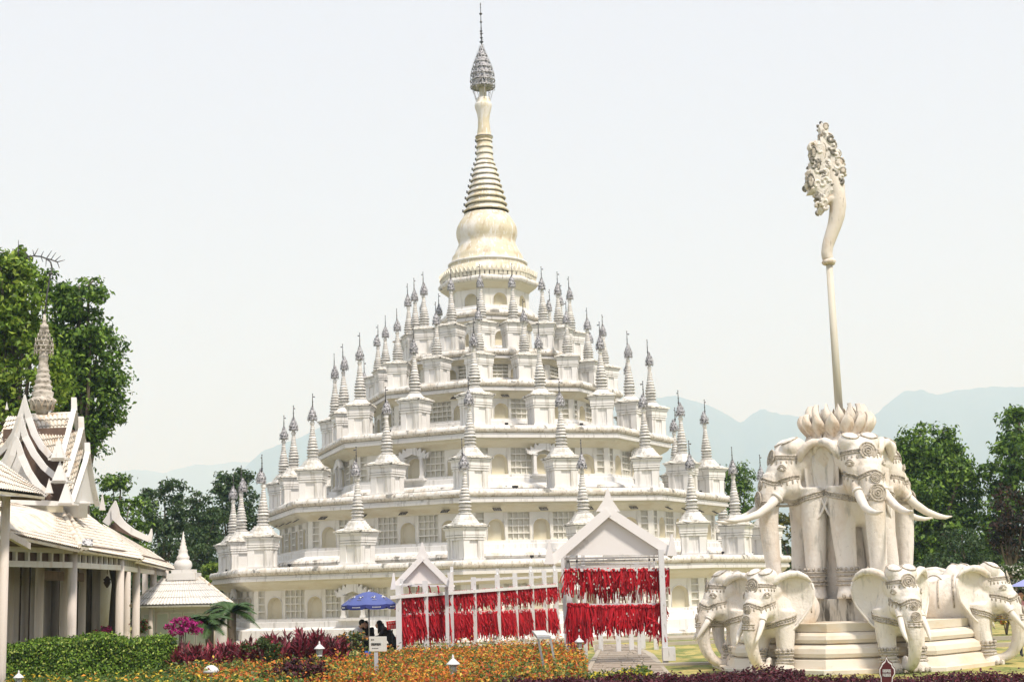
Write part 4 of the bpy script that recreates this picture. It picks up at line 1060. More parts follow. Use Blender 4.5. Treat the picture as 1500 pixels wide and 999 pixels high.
# two small palms
def palm(px, py, Y, hgt, n, ln, label, seed):
    r = random.Random(seed); c = at(px, py, Y); t = thing('palm', (c.x, c.y, 0), label, 'palm', 'small palms by the hut')
    MB().tube([(0, 0, 0), (.05, 0, hgt * .5), (.02, 0, hgt)], [.14, .12, .15], 10).build('trunk', M['bark'], t)
    for i in range(n):
        a = r.uniform(0, 2 * PI); el = r.uniform(.1, 1.15); mb = MB(); l_ = ln * r.uniform(.8, 1.1)
        d = Vector((math.cos(a), math.sin(a), 0)); pts = []
        for k in range(7):
            s = k / 6; pts.append(Vector((0, 0, hgt)) + d * (l_ * s * math.cos(el) ** .6) + Vector((0, 0, l_ * (math.sin(el) * s - .62 * s * s))))
        mb.tube(pts, [.016 * (1 - k / 8) for k in range(7)], 4)
        sdv = Vector((-d.y, d.x, 0))
        for k in range(40):
            s = (k + 1) / 41 * 6; i0 = min(int(s), 5); p = pts[i0].lerp(pts[i0 + 1], s - i0); q = (pts[i0 + 1] - pts[i0]).normalized()
            for sg in (-1, 1):
                e_ = (sdv * sg * .8 + q * .55 + Vector((0, 0, -.25))).normalized() * (.26 * math.sin(PI * (k + 2) / 43) + .05)
                mb.add([p, p + q * .03, p + e_ + q * .01], [(0, 1, 2)])
        mb.build('frond', M['frond'], t)
M['frond'] = mat('palm_frond', (.055, .11, .03), .5, vary=.4)
palm(305, 925, 45, 1.35, 30, .85, 'shorter palm beside the magenta bush', 1)
palm(338, 915, 46, 1.65, 36, 1.0, 'taller leaning palm nearest to the pagoda corner', 2)
# distant hedgerow of greenery closing the garden behind, where the photograph shows only dark leaves
r = np.random.default_rng(70)
B = [(x, 118 + r.uniform(-4, 4), r.uniform(1.0, 2.5), 4, 3, r.uniform(2, 3.5)) for x in np.arange(-95, 100, 3.2)]
P, D = crown_points(B, 20, r, 1.0); ok = P[:, 2] > .1
tag(leaves('distant_tree_belt', P[ok], D[ok], .55, G2, .5, None, 71), kind='stuff')

# ------------------------------------------------------------------ paths and kerbs
M['pave'] = mat('paving_stone', (.33, .28, .225), .85, stains=[((.30, .26, .21), (2, 2, 2), .5, .15, .6), ((.6, .55, .47), (6, 6, 6), .55, .1, .5)], bump=.4)
M['kerb'] = mat('pale_kerb_stone', (.42, .38, .31), .85, stains=[((.35, .30, .24), (3, 3, 3), .52, .15, .6)], bump=.3)
pth = tag(sheet('path', [(gnd(x, y).x, gnd(x, y).y) for x, y in ((845, 990), (985, 990), (958, 958), (930, 944), (868, 944), (872, 958))], .012, M['kerb']), kind='structure')
rr_ = random.Random(3)
rows = 15
def edge(t, side):
    y = 988 - 44 * t ** .8
    xl = np.interp(t, [0, .25, .6, 1], [848, 862, 872, 872]); xr = np.interp(t, [0, .3, .65, 1], [976, 962, 945, 922])
    return gnd(xl if side == 0 else xr, y)
for j in range(rows):
    t0, t1 = j / rows + .006, (j + 1) / rows - .004
    cuts = [0] + sorted(rr_.uniform(.12, .88) for _ in range(3)) + [1]
    for k in range(len(cuts) - 1):
        if cuts[k + 1] - cuts[k] < .05: continue
        a, b_ = cuts[k] + .006, cuts[k + 1] - .006
        q = [edge(t0, 0).lerp(edge(t0, 1), a), edge(t0, 0).lerp(edge(t0, 1), b_), edge(t1, 0).lerp(edge(t1, 1), b_), edge(t1, 0).lerp(edge(t1, 1), a)]
        h = .028 + rr_.uniform(0, .012)
        MB().hexa([(p.x, p.y, .013) for p in q] + [(p.x, p.y, h) for p in q]).build('paving_slab', M['pave'], pth)
def kerb(a, b_, w=.25, h=.12):
    p, q = gnd(*a), gnd(*b_); p.z = q.z = h / 2
    tag(MB().bar(p, q, w, h).build('kerb', M['kerb']), kind='structure')
kerb((975, 945), (1075, 941)); kerb((940, 975), (1065, 972), .5, .06)
kerb((1440, 948), (1560, 944)); kerb((1440, 938), (1560, 934)); kerb((862, 985), (880, 950), .12, .08)
kerb((160, 1000), (258, 991), .45, .08)
tag(MB().lathe([(16.6, 0), (16.6, .09), (14.4, .10)], 8, YAW, c=(PC.x, PC.y, 0.0), smooth=False, caps=False).build('pagoda_terrace_pavement', M['kerb']), kind='structure')
# ------------------------------------------------------------------ the pavilion at the left
M['pwhite'] = mat('pavilion_white', (.70, .69, .665), .6, stains=[((.55, .45, .33), (2, 2, .5), .54, .15, .5), (GR, (8, 8, 1), .60, .1, .5)], bump=.15)
M['greystone'] = mat('grey_carved_stone', (.50, .46, .40), .8, stains=[((.16, .14, .11), (5, 5, 9), .50, .1, .8), ((.66, .62, .55), (4, 4, 4), .54, .1, .7)], bump=.4)
M['gable'] = mat('gable_board', (.80, .785, .775), .55, stains=[(GR, (3, 3, 3), .62, .1, .4)])
M['column'] = mat('column_plaster', (.60, .545, .49), .65, stains=[((.42, .30, .2), (3, 3, .8), .58, .1, .7), (GR, (10, 10, .8), .58, .1, .5)], bump=.15)
M['tile'] = mat('cream_roof_tile', (.74, .69, .60), .7, stains=[((.48, .32, .17), (2.4, 2.4, 2.4), .52, .14, .7), ((.20, .17, .13), (12, 12, 12), .60, .08, .7), ((.84, .80, .72), (4, 4, 4), .55, .1, .6)], bump=.3)
M['tile2'] = mat('pale_grey_roof_tile', (.72, .71, .67), .7, stains=[((.40, .33, .24), (3, 3, 3), .56, .12, .6), (GR, (14, 14, 2), .56, .08, .5)], bump=.3)
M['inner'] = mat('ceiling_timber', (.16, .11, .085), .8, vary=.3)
M['glass'] = mat('pale_glazing', (.50, .56, .50), .25)
pv = thing('pavilion', (0, 0, 0), 'cream tiled pavilion with white curved gable boards, spired finial and a row of round columns', 'pavilion')
ZC = 3.58
cols = [(105, 42, .135), (175, 48, .135), (199, 53, .14), (224, 59, .14), (242, 65, .14)]
P0 = [at(x, 900, Y) for x, Y, _ in cols]
def column(p, r, z, m='column'):
    mb = MB().lathe([(r * 1.25, 0), (r * 1.25, .12), (r * 1.04, .16), (r, .5), (r * .97, z)], 20)
    return mb.build('column', M[m], pv, (p.x, p.y, 0))
for (x, Y, r_), p in zip(cols, P0): column(p, r_, ZC)
for x, Y in ((57, 47), (93, 51), (120, 55), (22, 54), (36, 57), (50, 60), (68, 62), (80, 65), (126, 72), (136, 75), (146, 78), (156, 81), (165, 84), (186, 78), (212, 84), (106, 56), (140, 60), (13, 50)):
    p = at(x, 900, Y); column(p, .14 if Y < 58 else .17, ZC + .1)
q0 = at(-60, 900, 36); line = [q0] + P0
fr_ = MB()
for i in range(len(line) - 1):
    a, b_ = line[i], line[i + 1]; d = (b_ - a); d.z = 0; ln = d.length; d.normalize()
    A = Vector((a.x, a.y, 0)); Bq = Vector((b_.x, b_.y, 0)); s0, s1 = (.13 if i else 0), .13
    for z, w, h in ((3.17, .12, .16), (3.55, .14, .13)):
        MB().bar(A + d * s0 + Vector((0, 0, z)), Bq - d * s1 + Vector((0, 0, z)), w, h).build('lintel', M['pwhite'], pv)
    n = max(4, int(ln / .62))
    for k in range(1, n):
        p = A.lerp(Bq, k / n); MB().box((p.x, p.y, 3.37), (.10, .10, .235), rz=math.atan2(d.y, d.x)).build('lintel_block', M['pwhite'], pv)
    off = Vector((d.y, -d.x, 0)) * -.10
    MB().bar(A + off + Vector((0, 0, 3.38)), Bq + off + Vector((0, 0, 3.38)), .03, .26).build('backing_board', M['inner'], pv)
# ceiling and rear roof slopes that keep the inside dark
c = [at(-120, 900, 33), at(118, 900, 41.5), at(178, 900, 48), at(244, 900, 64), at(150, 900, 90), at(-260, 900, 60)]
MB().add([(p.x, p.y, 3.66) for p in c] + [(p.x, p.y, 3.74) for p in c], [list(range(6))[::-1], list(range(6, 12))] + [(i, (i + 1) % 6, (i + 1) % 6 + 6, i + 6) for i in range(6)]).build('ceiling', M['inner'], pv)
for a, b_ in (((-60, 52), (165, 90)), ((57, 47), (120, 55))):
    p, q = at(a[0], 900, a[1]), at(b_[0], 900, b_[1]); p.z = q.z = 3.0
    MB().bar(p, q, .14, .3).build('inner_beam', M['inner'], pv)
for x, Y in ((157, 62),):
    p = at(x, 852, Y); MB().tube([(p.x, p.y, 3.7), (p.x, p.y, p.z + .3)], .015, 5).lathe([(.04, .24), (.10, .16), (.18, .10), (.12, .04), (.16, -.02), (.10, -.14), (.03, -.24)], 8, c=tuple(p)).build('hanging_lantern', M['inner'], pv)
def tiled(E0, E1, T1, T0, nu, nv, parent, name='roof_tiles', amp=.032, lap=.022, m='tile', thick=.06):
    "barrel tiled slope from the eave E0-E1 up to T0-T1, each course lapping the one below"
    E0, E1, T1, T0 = map(Vector, (E0, E1, T1, T0)); nrm = (E1 - E0).cross(T0 - E0).normalized()
    if nrm.z < 0: nrm = -nrm
    vs, fs = [], []; S = 6; W = nu * S + 1
    for j in range(nv):
        for e, v in enumerate((j / nv, (j + 1) / nv + .25 / nv)):
            v = min(v, 1.0)
            lift = lap if e == 0 else 0.0
            for i in range(W):
                u = i / (W - 1); ph_ = (i % S) / S
                hgt = amp * abs(math.sin(PI * ph_)) ** .8
                jag = rr_.uniform(-.01, .01) if i % S == 0 else 0
                p = (E0.lerp(E1, u)).lerp(T0.lerp(T1, u), v) + nrm * (hgt + lift + jag)
                vs.append(p)
        b0 = j * 2 * W
        for i in range(W - 1): fs.append((b0 + i, b0 + i + 1, b0 + W + i + 1, b0 + W + i))
    mb = MB().add(vs, fs, 0, False)
    u_ = nrm * -.03
    k = [E0 + u_, E1 + u_, T1 + u_, T0 + u_]
    mb.hexa([p - nrm * thick for p in k] + k)
    return tag(mb.build(name, M[m], parent), kind='stuff')
def ridge_tube(a, b_, r, parent, m='tile', name='ridge_tile'):
    a, b_ = Vector(a), Vector(b_); n = max(2, int((b_ - a).length / .45))
    for i in range(n):
        p, q = a.lerp(b_, i / n), a.lerp(b_, (i + 1.12) / n)
        MB().tube([p, q], [r * 1.06, r * .94], 10).build(name, M[m], parent)
E_ = [at(-60, 766, 32.5), at(15, 784, 36), at(118, 804.5, 41), at(210, 820, 51), at(262, 836, 64)]
# screen added behind the columns to darken the hall
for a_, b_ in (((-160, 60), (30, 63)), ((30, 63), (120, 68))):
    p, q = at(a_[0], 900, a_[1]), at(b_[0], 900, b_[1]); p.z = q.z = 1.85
    MB().bar(p, q, .12, 3.7).build('added_dark_screen', M['inner'], pv)
T_ = [at(-60, 722, 42), at(84, 746, 45), at(122, 751, 50), at(150, 768, 57), at(200, 797, 70)]
tiled(E_[0], E_[2], T_[1], T_[0], 52, 13, pv); tiled(E_[2], E_[3], at(122, 750, 53), at(97, 747, 46), 50, 14, pv)
tiled(at(200, 821, 50), E_[4], at(206, 800, 66), at(150, 768, 55), 40, 10, pv)
ridge_tube(E_[2] + Vector((0, 0, .06)), at(88, 746, 45.5), .10, pv); ridge_tube(E_[2] + Vector((.1, .2, .06)), at(97, 748, 46), .08, pv)
ridge_tube(E_[3] + Vector((0, 0, .05)), at(122, 750, 52.8), .05, pv); ridge_tube(E_[4], at(206, 799, 66), .06, pv)
def poly3(pts, t, name, m, parent=pv):
    "flat board with thickness t pushed away from the viewer"
    n = len(pts); pts = [Vector(p) for p in pts]; nn = (pts[1] - pts[0]).cross(pts[2] - pts[0]).normalized()
    if nn.y < 0: nn = -nn
    vs = pts + [p + nn * t for p in pts]
    return MB().add(vs, [list(range(n)), list(range(2 * n - 1, n - 1, -1))] + [(i, i + n, (i + 1) % n + n, (i + 1) % n) for i in range(n)]).build(name, M[m], parent)
def board(pts, w, t, name='bargeboard', m='pwhite', parent=pv, ax=(0, 1, 0)):
    "curved board through the points (px, py, Y) of the given widths, thickness t along ax"
    ps = [at(*p) for p in pts]; ax = Vector(ax); vs = []
    if not hasattr(w, '__len__'): w = [w] * len(ps)
    for i, p in enumerate(ps):
        tg = (ps[min(i + 1, len(ps) - 1)] - ps[max(i - 1, 0)]).normalized(); sd_ = tg.cross(ax).normalized() * w[i] / 2
        vs += [p - sd_ - ax * t / 2, p + sd_ - ax * t / 2, p + sd_ + ax * t / 2, p - sd_ + ax * t / 2]
    fs = [(0, 1, 2, 3), tuple(len(vs) - 4 + k for k in (3, 2, 1, 0))]
    for i in range(len(ps) - 1):
        b0 = 4 * i
        for k in range(4): l = (k + 1) % 4; fs.append((b0 + k, b0 + 4 + k, b0 + 4 + l, b0 + l))
    return MB().add(vs, fs).build(name, M[m], parent)
def horn(x, y, Y, hpx, wpx, parent=pv, ax='x'):
    a, b_, tp = at(x - wpx / 2, y, Y), at(x + wpx / 2, y, Y), at(x, y - hpx, Y); d = (b_ - a) * .5
    n_ = Vector((0, d.length * .8, 0))
    c_ = (a + b_) / 2
    return MB().add([c_ - d - n_, c_ + d - n_, c_ + d + n_, c_ - d + n_, tp], [(3, 2, 1, 0), (0, 1, 4), (1, 2, 4), (2, 3, 4), (3, 0, 4)]).build('horn', M['pwhite'], parent)
# three nested left-facing gables
for (ax_, ay), (rx, ry), (lx, ly), Y, tip in (((37, 600), (74, 668), (-6, 668), 44.9, 578), ((32, 628), (81, 698), (-30, 712), 44.3, 606), ((26, 655), (70, 724), (-38, 750), 43.7, 640)):
    R1 = [(ax_ - 1, tip, Y), (ax_ + 1, ay - 4, Y), (ax_ + 5, ay + 12, Y), (ax_ + (rx - ax_) * .36, ay + (ry - ay) * .52, Y - .2), (ax_ + (rx - ax_) * .66, ay + (ry - ay) * .80, Y - .35), (rx, ry, Y - .5)]
    L1 = [(ax_ - 1, tip + 1, Y + .01), (ax_ - 3, ay - 4, Y + .01), (ax_ - 7, ay + 12, Y + .01), (ax_ + (lx - ax_) * .36, ay + (ly - ay) * .52, Y + .1), (ax_ + (lx - ax_) * .66, ay + (ly - ay) * .80, Y + .2), (lx, ly, Y + .3)]
    board(R1, [.03, .14, .19, .19, .18, .18], .10); board(L1, [.02, .14, .19, .19, .18, .18], .10)
    board([(x + 3.5, y + 5, Yq + .25) for x, y, Yq in R1[2:]], .15, .25, 'soffit_board', 'inner')
poly3([at(26, 662, 44.2), at(66, 724, 43.9), at(-40, 745, 44.4)], .08, 'pediment', 'pwhite')
tiled(at(-8, 664, 45.6), at(36, 640, 45.6), at(36, 611, 47.0), at(12, 611, 47.0), 7, 6, pv, amp=.06, lap=.05)
# slope between the gables, then stepped strips towards the right-facing gables
tiled(at(70, 668, 44.6), at(90, 662, 45.0), at(104, 608, 47.3), at(42, 610, 47.0), 9, 6, pv, amp=.06, lap=.05)
ridge_tube(at(42, 609, 47), at(105, 606, 47.4), .07, pv)
tiled(at(86, 702, 44.2), at(99, 690, 44.6), at(113, 633, 46.8), at(104, 636, 46.2), 3, 7, pv, amp=.06, lap=.05)
tiled(at(92, 728, 43.9), at(106, 718, 44.3), at(122, 660, 46.5), at(114, 662, 46.0), 3, 7, pv, amp=.06, lap=.05)
RX = (.93, .37, 0)
for (ax_, tip, ay), (fx, fy), Y in (((108, 582, 600), (91, 668), 46.4), ((118.5, 610, 628), (97, 702), 46.0), ((127.5, 648, 664), (105, 738), 45.6)):
    board([(ax_, tip, Y), (ax_, ay, Y), (ax_ - 3, ay + 14, Y - .3), (ax_ + (fx - ax_) * .55, ay + (fy - ay) * .58, Y - .8), (fx, fy, Y - 1.5)], [.03, .14, .19, .19, .19], .16, ax=RX)
    board([(ax_ + .5, tip + 1, Y), (ax_ + 1.2, ay, Y), (ax_ + 3, ay + 14, Y + .3), (ax_ + 8, ay + (fy - ay) * .6, Y + .8), (ax_ + 15, fy + 1, Y + 1.5)], [.02, .10, .15, .16, .16], .16, ax=RX)
poly3([at(127.5, 668, 45.8), at(140, 738, 47.0), at(108, 736, 44.7)], .08, 'pediment', 'pwhite')
for x, y, h_ in ((86, 671, 31), (88, 704, 30), (97, 737, 34)): horn(x, y, 43.6, h_, 19)
horn(150, 747, 47.5, 27, 8); horn(72, 722, 43.1, 22, 10); horn(10, 600, 47.6, 12, 4)
for x, y in ((86, 672), (88, 705), (97, 738)):
    p = at(x, y, 43.7); MB().box((p.x, p.y + .1, p.z - .01), (.55, .5, .06)).build('horn_base', M['pwhite'], pv)
p = at(108, 745, 45.7); MB().lathe([(.42, -.28), (.42, .08), (.5, .12), (.5, .2)], 24, c=tuple(p)).build('gable_drum', M['pwhite'], pv)
poly3([at(12, 728, 43.2), at(86, 734, 43.6), at(86, 741, 43.6), at(12, 738, 43.2)], .1, 'fascia_board', 'pwhite')
poly3([at(-60, 738, 43.5), at(92, 741, 43.9), at(92, 750, 43.9), at(-60, 752, 43.5)], .1, 'roof_wall', 'niche')
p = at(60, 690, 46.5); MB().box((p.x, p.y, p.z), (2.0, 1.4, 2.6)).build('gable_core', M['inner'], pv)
# horned gable farther along
board([(169, 733, 58), (168.5, 745, 58), (170, 757, 58), (180, 768, 58), (195, 779, 58), (219, 790, 58)], [.03, .28, .34, .26, .24, .2], .12)
board([(168.8, 733.5, 58.1), (166, 746, 58.1), (162, 757, 58.1), (155, 767, 58.1)], [.02, .26, .3, .3], .12)
poly3([at(168, 764, 58.4), at(208, 792, 58.4), at(158, 772, 58.4)], .1, 'pediment', 'inner')
board([(222, 774, 58), (221, 783, 58), (217, 791, 58)], [.03, .14, .3], .1)
# flood lamp on the hip and its junction box
p = at(128, 795, 40.6); MB().box((0, 0, 0), (.28, .12, .20), rz=.4).xf(Matrix.Translation(p) @ Matrix.Rotation(-.4, 4, 'X')).build('flood_lamp', M['tin'], pv)
# spired finial
fz = lambda y: at(62 + (600 - y) * .025, y, 45.9).z
fb = at(62, 600, 45.9)
sc_ = 45.9 / 2131
pr = [(607, 8), (603, 9), (600, 13), (594, 17), (589, 19), (585, 19.3), (583.5, 16), (582, 14.6), (577, 15.6), (575, 15.8), (573.5, 13.2), (571, 12.4), (568, 13.8), (566, 13.8), (564.5, 11.4), (562, 10.8), (560, 12), (558, 12), (556, 9.8), (554, 9.4), (552, 10.4), (550, 10.2), (548, 8.4), (546, 8.2), (544, 9), (542, 8.8), (540, 7), (537, 7.4), (535, 7.8), (533, 6.4), (528, 6.4), (526, 7.4), (523, 7.4), (521, 6.2), (516, 6.6)]
mb = MB().lathe([(w * sc_, fz(y) - 0) for y, w in pr], 28, c=(fb.x, fb.y, 0))
mb.build('finial_base', M['greystone'], pv)
for k in range(12):
    a = k * PI / 6
    MB().tube([Vector((fb.x, fb.y, 0)) + dirv(a + t * .26) * ((19.6 if abs(t) < .5 else 18.6) * sc_) + Vector((0, 0, fz(601 - 14 * (1 - t * t)))) - dirv(a) * (.07 * abs(t)) for t in np.linspace(-1, 1, 7)], .022, 5).build('lotus_petal', M['lotus'], pv)
mb = MB(); z0 = fz(516)
for j, (y, w) in enumerate(((516, 13.4), (509, 13), (502, 12.2), (495, 8.5), (489, 6.4), (482, 5))):
    rr2 = w * sc_ * 1.0; z = fz(y)
    mb.lathe([(rr2 * .93, z), (rr2 * 1.04, z + .03), (rr2 * .93, z + .06)], 18, c=(fb.x, fb.y, 0), caps=False)
    for k in range(12):
        a = 2 * PI * (k + .5 * (j % 2)) / 12; p = Vector((fb.x, fb.y, z)) + dirv(a) * rr2
        mb.tube([p, p + Vector((0, 0, .14))], [.025, .012], 5)
        if j == 0: mb.tube([p, p - Vector((0, 0, .10))], [.02, .01], 4)
mb.lathe([(5.5 * sc_, fz(516)), (6.5 * sc_, fz(495)), (4.6 * sc_, fz(482)), (3.0 * sc_, fz(472)), (1.2 * sc_, fz(460))], 14, c=(fb.x, fb.y, 0))
mb.build('finial_crown', M['greystone'], pv)
mb = MB(); P_ = [at(65, 465, 45.9), at(69, 430, 45.9), at(74, 403, 45.9), at(76, 392, 45.9)]
mb.tube(P_, [.03, .025, .02, .015], 6); mb.ball(at(74, 401, 45.9), (.09, .09, .04), 8, 5)
st_ = [(76, 392), (74, 384), (68, 379), (60, 376), (50, 375), (42, 376), (36, 378)]
mb.tube([at(x, y, 45.9) for x, y in st_], [.026] * 6 + [.01], 5)
st2 = [(68, 379), (76, 381), (84, 384)]; mb.tube([at(x, y, 45.9) for x, y in st2], .022, 5)
for x, y, dx, dy in ((60, 376, 4, -8), (50, 375, 6, -11), (50, 375, -2, -9), (68, 379, 8, -12), (74, 381, 8, -11), (80, 383, 9, -8), (84, 384, 11, -3), (60, 376, 3, 8), (68, 379, -1, 12), (42, 376, -6, -8), (84, 384, 3, 9), (42, 376, 2, 9)):
    mb.tube([at(x, y, 45.9), at(x + dx, y + dy, 45.9)], [.018, .008], 4)
mb.tube([at(27, 376, 46), at(27, 352, 46)], [.02, .01], 4)
mb.build('finial_antenna', M['iron'], pv)
# nearer roof corner at the left edge
nr = thing('corner_pavilion', (0, 0, 0), 'corner of a nearer corrugated cream roof on a tall weathered column at the left edge', 'pavilion')
tiled(at(-90, 706, 31), at(67, 726, 34), at(60, 720, 36), at(-90, 610, 40), 44, 5, nr, 'roof_tiles', .03)
p = at(4, 900, 34); MB().lathe([(.11, 0), (.105, .6), (.10, at(4, 727, 34).z)], 16).build('column', M['column'], nr, (p.x, p.y, 0))
for y0, y1 in ((727, 733), (742, 750)):
    MB().bar(at(-80, y0 + 1, 33), at(8, y0 + 3, 34.1), .10, .11).build('beam', M['column'], nr)
MB().bar(at(-60, 726, 33.6), at(60, 731, 34.6), .08, .07).build('eave_board', M['inner'], nr)
MB().bar(at(12, 783, 34.3), at(42, 800, 36.6), .10, .16).build('bracket', M['column'], nr)
# small hut with a rooftop stupa
hu = thing('hut', at(280, 935, 58) * 1, 'small cream tiled hut with a bulbous white stupa on its roof beside the pagoda', 'hut')
ho = hu.location.copy(); ho.z = 0; hu.location.z = 0
def hl(x, y, Y): return at(x, y, Y) - ho
e = [hl(192, 887, 57), hl(341, 884, 57), hl(318, 872, 63), hl(216, 872, 63)]; tp = [hl(238, 848, 59.5), hl(294, 846, 59.5)]
e2 = [Vector((e[2].x + .3, e[2].y, e[1].z)), Vector((e[3].x - .6, e[3].y, e[1].z))]
tiled(e[0], e[1], tp[1], tp[0], 30, 4, hu, m='tile2'); tiled(e[1], e2[0], tp[1] + Vector((0, .2, 0)), tp[1], 14, 4, hu, m='tile2'); tiled(e2[1], e[0], tp[0], tp[0] + Vector((0, .2, 0)), 14, 4, hu, m='tile2'); tiled(e2[0], e2[1], tp[0] + Vector((0, .25, 0)), tp[1] + Vector((0, .25, 0)), 26, 4, hu, m='tile2')
ridge_tube(e[1], tp[1], .07, hu); ridge_tube(e[0], tp[0], .07, hu)
zc_ = e[0].z
wl_ = [hl(206, 900, 58), hl(312, 900, 58)]
MB().hexa([(wl_[0].x, wl_[0].y, 0), (wl_[1].x, wl_[1].y, 0), (wl_[1].x, wl_[1].y + 4, 0), (wl_[0].x, wl_[0].y + 4, 0), (wl_[0].x, wl_[0].y, zc_), (wl_[1].x, wl_[1].y, zc_), (wl_[1].x, wl_[1].y + 4, zc_), (wl_[0].x, wl_[0].y + 4, zc_)]).build('wall', M['pwhite'], hu)
for i in range(5):
    x = wl_[0].x + .35 + i * .52
    w_ = MB().box((x, wl_[0].y - .02, .95), (.50, .06, 1.3)).build('window', M['pwhite'], hu); MB().box((x, wl_[0].y - .05, .95), (.40, .02, 1.16)).build('pane', M['glass'], w_)
for x in (221, 312, 336):
    p = hl(x, 900, 57.4); MB().lathe([(.10, 0), (.09, zc_ + .05)], 12, c=(p.x, p.y, 0)).build('post', M['column'], hu)
c_ = hl(268, 848, 59.7); k_ = 59.7 / 2131
MB().box((c_.x + .05, c_.y, c_.z + .10), (1.15, 1.1, .28)).box((c_.x + .05, c_.y, c_.z + .30), (.85, .85, .16)).build('roof_plinth', M['pwhite'], hu)
pr = [(836, 8), (833, 11), (830, 12.8), (826, 13), (822, 11.4), (819, 8.2), (817.5, 9.2), (815, 8.8), (813, 7), (808, 6), (806, 6.6), (803, 4.6), (800, 5), (798, 3.4), (795, 3.8), (793, 2.6), (791, 3), (789, 1.9), (785, 1.4), (779, .5)]
MB().lathe([(w * k_, hl(268, y, 59.7).z) for y, w in pr], 24, c=(c_.x, c_.y, 0)).build('roof_stupa', M['pwhite'], hu)
# tiny second stupa tip behind, between the gables
p = at(152, 770, 76); o = thing('small_stupa', (p.x, p.y, 0), 'tiny ringed stupa tip showing between the white gable and the horned gable', 'small stupa')
MB().lathe([(.5, 0), (.45, p.z - .8), (.3, p.z - .7), (.28, p.z), (.14, p.z + .15), (.2, p.z + .2), (.1, p.z + .5), (.02, p.z + .9)], 12).build('ringed_spire', M['pwhite'], o)
# far white building tops at the right
o = thing('garden_gatehouse', at(1430, 840, 120) * 1, 'distant white flat-topped garden structure above the right elephant back', 'building'); o.location.z = 0
base_ = o.location
for x0, x1, y0, y1 in ((1419, 1443, 818, 829), (1408, 1419, 822, 830)):
    a = at(x0, y1, 120) - base_; b_ = at(x1, y0, 120) - base_
    MB().hexa([(a.x, 0, 0), (b_.x, 0, 0), (b_.x, 1.2, 0), (a.x, 1.2, 0), (a.x, 0, b_.z), (b_.x, 0, b_.z), (b_.x, 1.2, b_.z), (a.x, 1.2, b_.z)]).build('parapet', M['pwhite'], o)

# ------------------------------------------------------------------ ribbon racks
M['rack'] = mat('white_painted_rack', (.66, .665, .67), .5, stains=[(GR, (14, 14, 4), .58, .08, .7)], bump=.1)
M['red'] = mat('red_ribbon', (.52, .008, .02), .55, vary=.4, vscale=3)
M['red2'] = mat('dark_red_ribbon', (.30, .006, .014), .6, vary=.3, vscale=5)
M['coin'] = mat('pale_tag', (.62, .60, .55), .4, metal=.3)
M['pink'] = mat('pediment_board', (.80, .755, .74), .6, stains=[(GR, (3, 3, 3), .6, .1, .3)])
rb = random.Random(9)
def ribbon_into(mb, p, l_, m=0):
    x, y, z = p; w = rb.uniform(.013, .024); tw = rb.uniform(-.5, .5); pts = []
    for s in (0, 1):
        dx = rb.uniform(-.14, .14); dy = rb.uniform(-.05, .05); L_ = l_ * rb.uniform(.65, 1.1); vs = []
        for k in range(4):
            t = k / 3; a = tw + t * rb.uniform(-1.2, 1.2); cx, cy = x + dx * t + math.sin(t * 5 + s) * .015, y + dy * t
            vs += [(cx - w * math.cos(a), cy - w * math.sin(a), z - L_ * t), (cx + w * math.cos(a), cy + w * math.sin(a), z - L_ * t)]
        mb.add(vs, [(2 * k, 2 * k + 1, 2 * k + 3, 2 * k + 2) for k in range(3)], m)
    mb.ball((x, y, z), (.035, .03, .045), 5, 4, m)
RM = []
for i in range(10):
    mb = MB(); ribbon_into(mb, (0, 0, 0), rb.uniform(.85, 1.1)); RM.append(mb.mesh('ribbon', M['red'] if i % 2 else M['red2']))
def hang(parent, A, B, n, l_, part_n=0, jit=.03, tags=0):
    "ribbons tied along A-B: the nearest part_n as single parts, the others joined"
    mb = MB()
    for i in range(n):
        t = rb.random(); p = A.lerp(B, t) + Vector((rb.uniform(-.02, .02), rb.uniform(-jit, jit), rb.uniform(-.05, .03)))
        if i < part_n:
            o = link('ribbon', RM[i % 10], parent, p, rb.uniform(-.6, .6)); s = l_ * rb.uniform(.55, 1.25); o.scale = (1.1, 1, s)
        else: ribbon_into(mb, p, l_ * rb.uniform(.5, 1.15), rb.choice((0, 0, 1)))
    for i in range(tags):
        p = A.lerp(B, rb.random()) + Vector((0, -.05, -rb.uniform(.1, l_ * .8))); r_ = rb.uniform(.012, .03)
        mb.add([p + Vector((r_ * math.cos(a), rb.uniform(-.01, .01), r_ * 1.3 * math.sin(a))) for a in np.linspace(0, 2 * PI, 7)[:-1]], [tuple(range(6))], 2)
    if mb.v: tag(mb.build('ribbon_mass', [M['red'], M['red2'], M['coin']], parent), kind='stuff')
